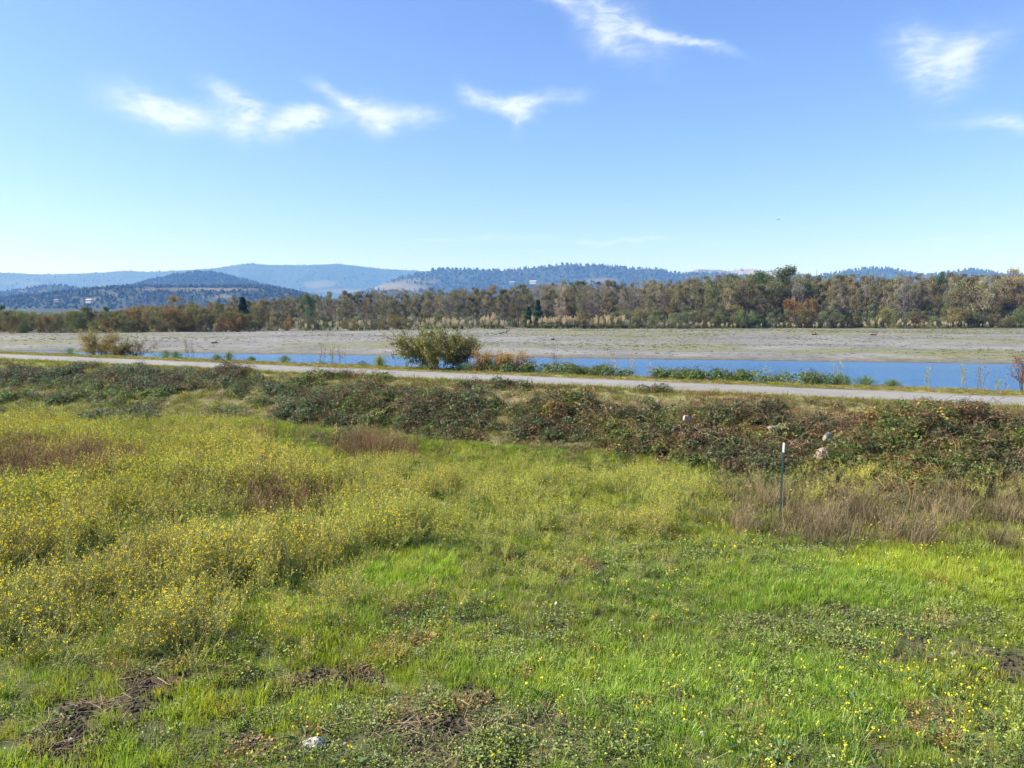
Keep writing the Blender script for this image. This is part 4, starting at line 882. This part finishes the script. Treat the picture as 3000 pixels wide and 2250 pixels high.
rock('stone', gp(2793, 1922, .03), (.09, .05, .04), (0, 0, .5), M_white, 'small white stone in the dark patch near the right edge', 8)
rock('stone', gp(1630, 1788, .09), (.04, .03, .05), (0, 0, .5), M_white, 'tiny white scrap in the middle of the grass', 9)
rock('stone', gp(312, 1205, .06), (.2, .13, .13), (0, 0, .5), M_conc, 'rounded grey stone beside the dark soil below the left slope', 10)
def lev_rock(px, py, size, rot, mat, label, seed, up=.1, bl=.85):
    x_, y_, z_ = gp(px, py); d = Vector((x_, y_, z_-CAMZ)); d.normalize()
    return rock('concrete_chunk', (x_-d.x*.30, y_-d.y*.30, z_-d.z*.30+up-.06), tuple(q_*.82 for q_ in size), rot, mat, label, seed, 'concrete chunk', bl)
lev_rock(2422, 1308, (.24, .2, .30), (.2, .15, .3), M_conc, 'broken grey concrete block, upper of two by the post', 21, .28)
lev_rock(2412, 1350, (.34, .3, .42), (.1, .5, .6), M_pink, 'pinkish cream concrete slab, lower of two by the post', 22, .22)
lev_rock(2452, 1330, (.26, .2, .2), (.1, .2, .1), M_pink, 'small cream concrete piece wedged beside the two larger ones', 23, .24)
lev_rock(2272, 1266, (.5, .36, .16), (.1, .12, .1), M_conc, 'flat grey slab poking from brambles above the post', 24, .16)
lev_rock(2630, 1222, (.42, .3, .22), (.1, -.3, .2), M_pink, 'tan concrete slab high on the slope at right', 25, .18)
lev_rock(2680, 1226, (.42, .3, .14), (.1, .05, .2), M_conc, 'flat grey green slab right of the tan slab', 26, .18)
lev_rock(2012, 1240, (.3, .25, .2), (.1, .2, .2), M_pink, 'pale slab half buried in brambles left of the post', 27, .2)
lev_rock(1790, 1206, (.1, .1, .1), (.1, .2, .2), M_white, 'small white chunk on the upper slope at centre', 28, .16)

def driftwood(px, py, D, w_, label):
    b = MB()
    x_ = (px-1500)/FPX*D; z_ = float(height(np.array([x_]), np.array([float(D)]))[0])
    def br(p, d, ln, r, dep):
        for k in range(3):
            d = (d+rv(.25)).normalized(); p2 = p+d*ln/3; b.tube(p, p2, r, r*.8, jc((.12, .095, .07), .2), 5); p = p2; r *= .8
            if dep < 2: br(p, (d+rv(.9)+Vector((0, 0, .3))).normalized(), ln*.5, r*.7, dep+1)
    br(Vector((-w_*.5, 0, .15)), Vector((1, .1, .05)), w_, .12, 0); br(Vector((w_*.2, 0, .15)), Vector((.2, .1, 1)), w_*.4, .09, 1)
    o = link('driftwood', b.mesh('driftwood', [M_bark])); o.location = (x_, D, z_); tag(o, label, 'driftwood')
driftwood(1477, 977, 128, 1.9, 'dark tangled driftwood snag on the gravel bar right of the large bush')
driftwood(1620, 992, 105, .5, 'small dark driftwood piece on the bar right of the large snag')
driftwood(628, 1010, 95, .7, 'dark little log on the gravel bar at left')
driftwood(2385, 982, 122, .8, 'brown driftwood piece on the bar toward the right')
driftwood(2560, 984, 120, 1.2, 'brown driftwood scatter farther right on the bar')

M_wall = simple('house_wall', (.5, .48, .44), .8, 0, .5, .95, 1.05, 0); M_roof = simple('house_roof', (.35, .33, .31), .8, 0, .5, .9, 1.1, 0); M_glass = simple('house_window', (.05, .06, .08), .2, 0, 1, 1, 1, 0)
def house(px, py, D, w_, label):
    x_, y_, z_ = at_d(px, py, D); rt = empty('house', (x_, D, z_), random.uniform(-.4, .4)); tag(rt, label, 'house', 'houses on the middle ridge' if D > 2500 else 'farm buildings on the terrace')
    h = w_*.28; d_ = w_*.55; b = MB(); a, c = w_/2, d_/2
    P = [Vector((sx*a, sy*c, z)) for z in (-3, h) for sx, sy in ((-1, -1), (1, -1), (1, 1), (-1, 1))]
    for f in ((0, 1, 5, 4), (1, 2, 6, 5), (2, 3, 7, 6), (3, 0, 4, 7)): b.poly([P[i] for i in f], W3)
    r0, r1 = Vector((-a, 0, h+d_*.3)), Vector((a, 0, h+d_*.3)); b.poly([P[4], r0, P[7]], W3); b.poly([P[5], P[6], r1], W3); link('wall', b.mesh('wall', [M_wall]), rt)
    b = MB(); e = .05*w_; o1 = Vector((0, 0, .1)); 
    for sy in (-1, 1):
        q0 = Vector((-a-e, sy*(c+e), h-e*.6))+o1; q1 = Vector((a+e, sy*(c+e), h-e*.6))+o1; t0 = r0+Vector((-e, 0, .1)); t1 = r1+Vector((e, 0, .1)); up = Vector((0, 0, .35)); b.poly([q0, q1, t1, t0], W3); b.poly([q0+up, q1+up, t1+up, t0+up], W3); b.poly([q0, q1, q1+up, q0+up], W3)
    link('roof', b.mesh('roof', [M_roof]), rt)
    for k in (-.3, 0, .3): b = MB(); X_ = k*w_; b.poly([(X_-w_*.06, -c-.05, h*.3), (X_+w_*.06, -c-.05, h*.3), (X_+w_*.06, -c-.05, h*.75), (X_-w_*.06, -c-.05, h*.75)], W3); link('window', b.mesh('window', [M_glass]), rt)
house(1500, 830, 3050, 18, 'small pale house on the ridge, left one of the pair')
house(1562, 830, 3050, 26, 'long pale building on the ridge, right one of the pair')
house(262, 884, 1560, 13, 'pale long shed on the wooded terrace at far left')
house(165, 882, 1560, 8, 'tiny pale farmhouse left of the terrace shed')
# bird
x_, y_, z_ = at_d(2282, 643, 95); b = MB(); cb = (.22, .23, .26)
for k in range(6):
    f0_, f1_ = -.25+k*.09, -.16+k*.09; r_ = [.02, .05, .06, .055, .035, .02, .01]; b.tube(Vector((0, f0_, 0)), Vector((0, f1_, 0)), r_[k], r_[k+1], cb, 8)
bird = empty('bird', (x_, y_, z_), R(8)); bird.rotation_euler = (0, R(-9), R(8)); link('body', b.mesh('body', [simple('bird_feathers', cb)]), bird); tag(bird, 'tiny grey bird gliding alone in the clear sky at right', 'bird')
for sx in (-1, 1):
    b = MB(); b.poly([(0, .07, .02), (sx*.35, .12, .07), (sx*.35, -.02, .07), (0, -.10, .02)], cb); b.poly([(sx*.35, .12, .07), (sx*.74, -.02, .03), (sx*.35, -.02, .07)], cb)
    b.poly([(0, .07, .0), (0, -.10, .0), (sx*.35, -.02, .055), (sx*.35, .12, .055)], cb); link('wing', b.mesh('wing', [bpy.data.materials['bird_feathers']]), bird)

# ------------------------------------------------------------------ haze
me = bpy.data.meshes.new('haze'); x0, x1, y0, y1, z0, z1 = -9500, 9500, -1200, 9900, -6, 560
me.from_pydata([(x0, y0, z0), (x1, y0, z0), (x1, y1, z0), (x0, y1, z0), (x0, y0, z1), (x1, y0, z1), (x1, y1, z1), (x0, y1, z1)], [], [(3, 2, 1, 0), (4, 5, 6, 7), (0, 1, 5, 4), (1, 2, 6, 5), (2, 3, 7, 6), (3, 0, 4, 7)])
m = bpy.data.materials.new('haze_air'); m.use_nodes = True; n = m.node_tree.nodes; n.clear(); o_ = n.new('ShaderNodeOutputMaterial'); v_ = n.new('ShaderNodeVolumePrincipled')
v_.inputs['Absorption Color'].default_value = (1, 1, 1, 1); v_.inputs['Color'].default_value = (.15, .38, 1.0, 1); v_.inputs['Density'].default_value = 1.8e-4; v_.inputs['Anisotropy'].default_value = .0
m.node_tree.links.new(v_.outputs[0], o_.inputs['Volume']); me.materials.append(m); hz = link('haze', me); tag(hz, 'thin blue air haze over the valley', 'haze', kind='stuff')
print('objects', len(bpy.data.objects))
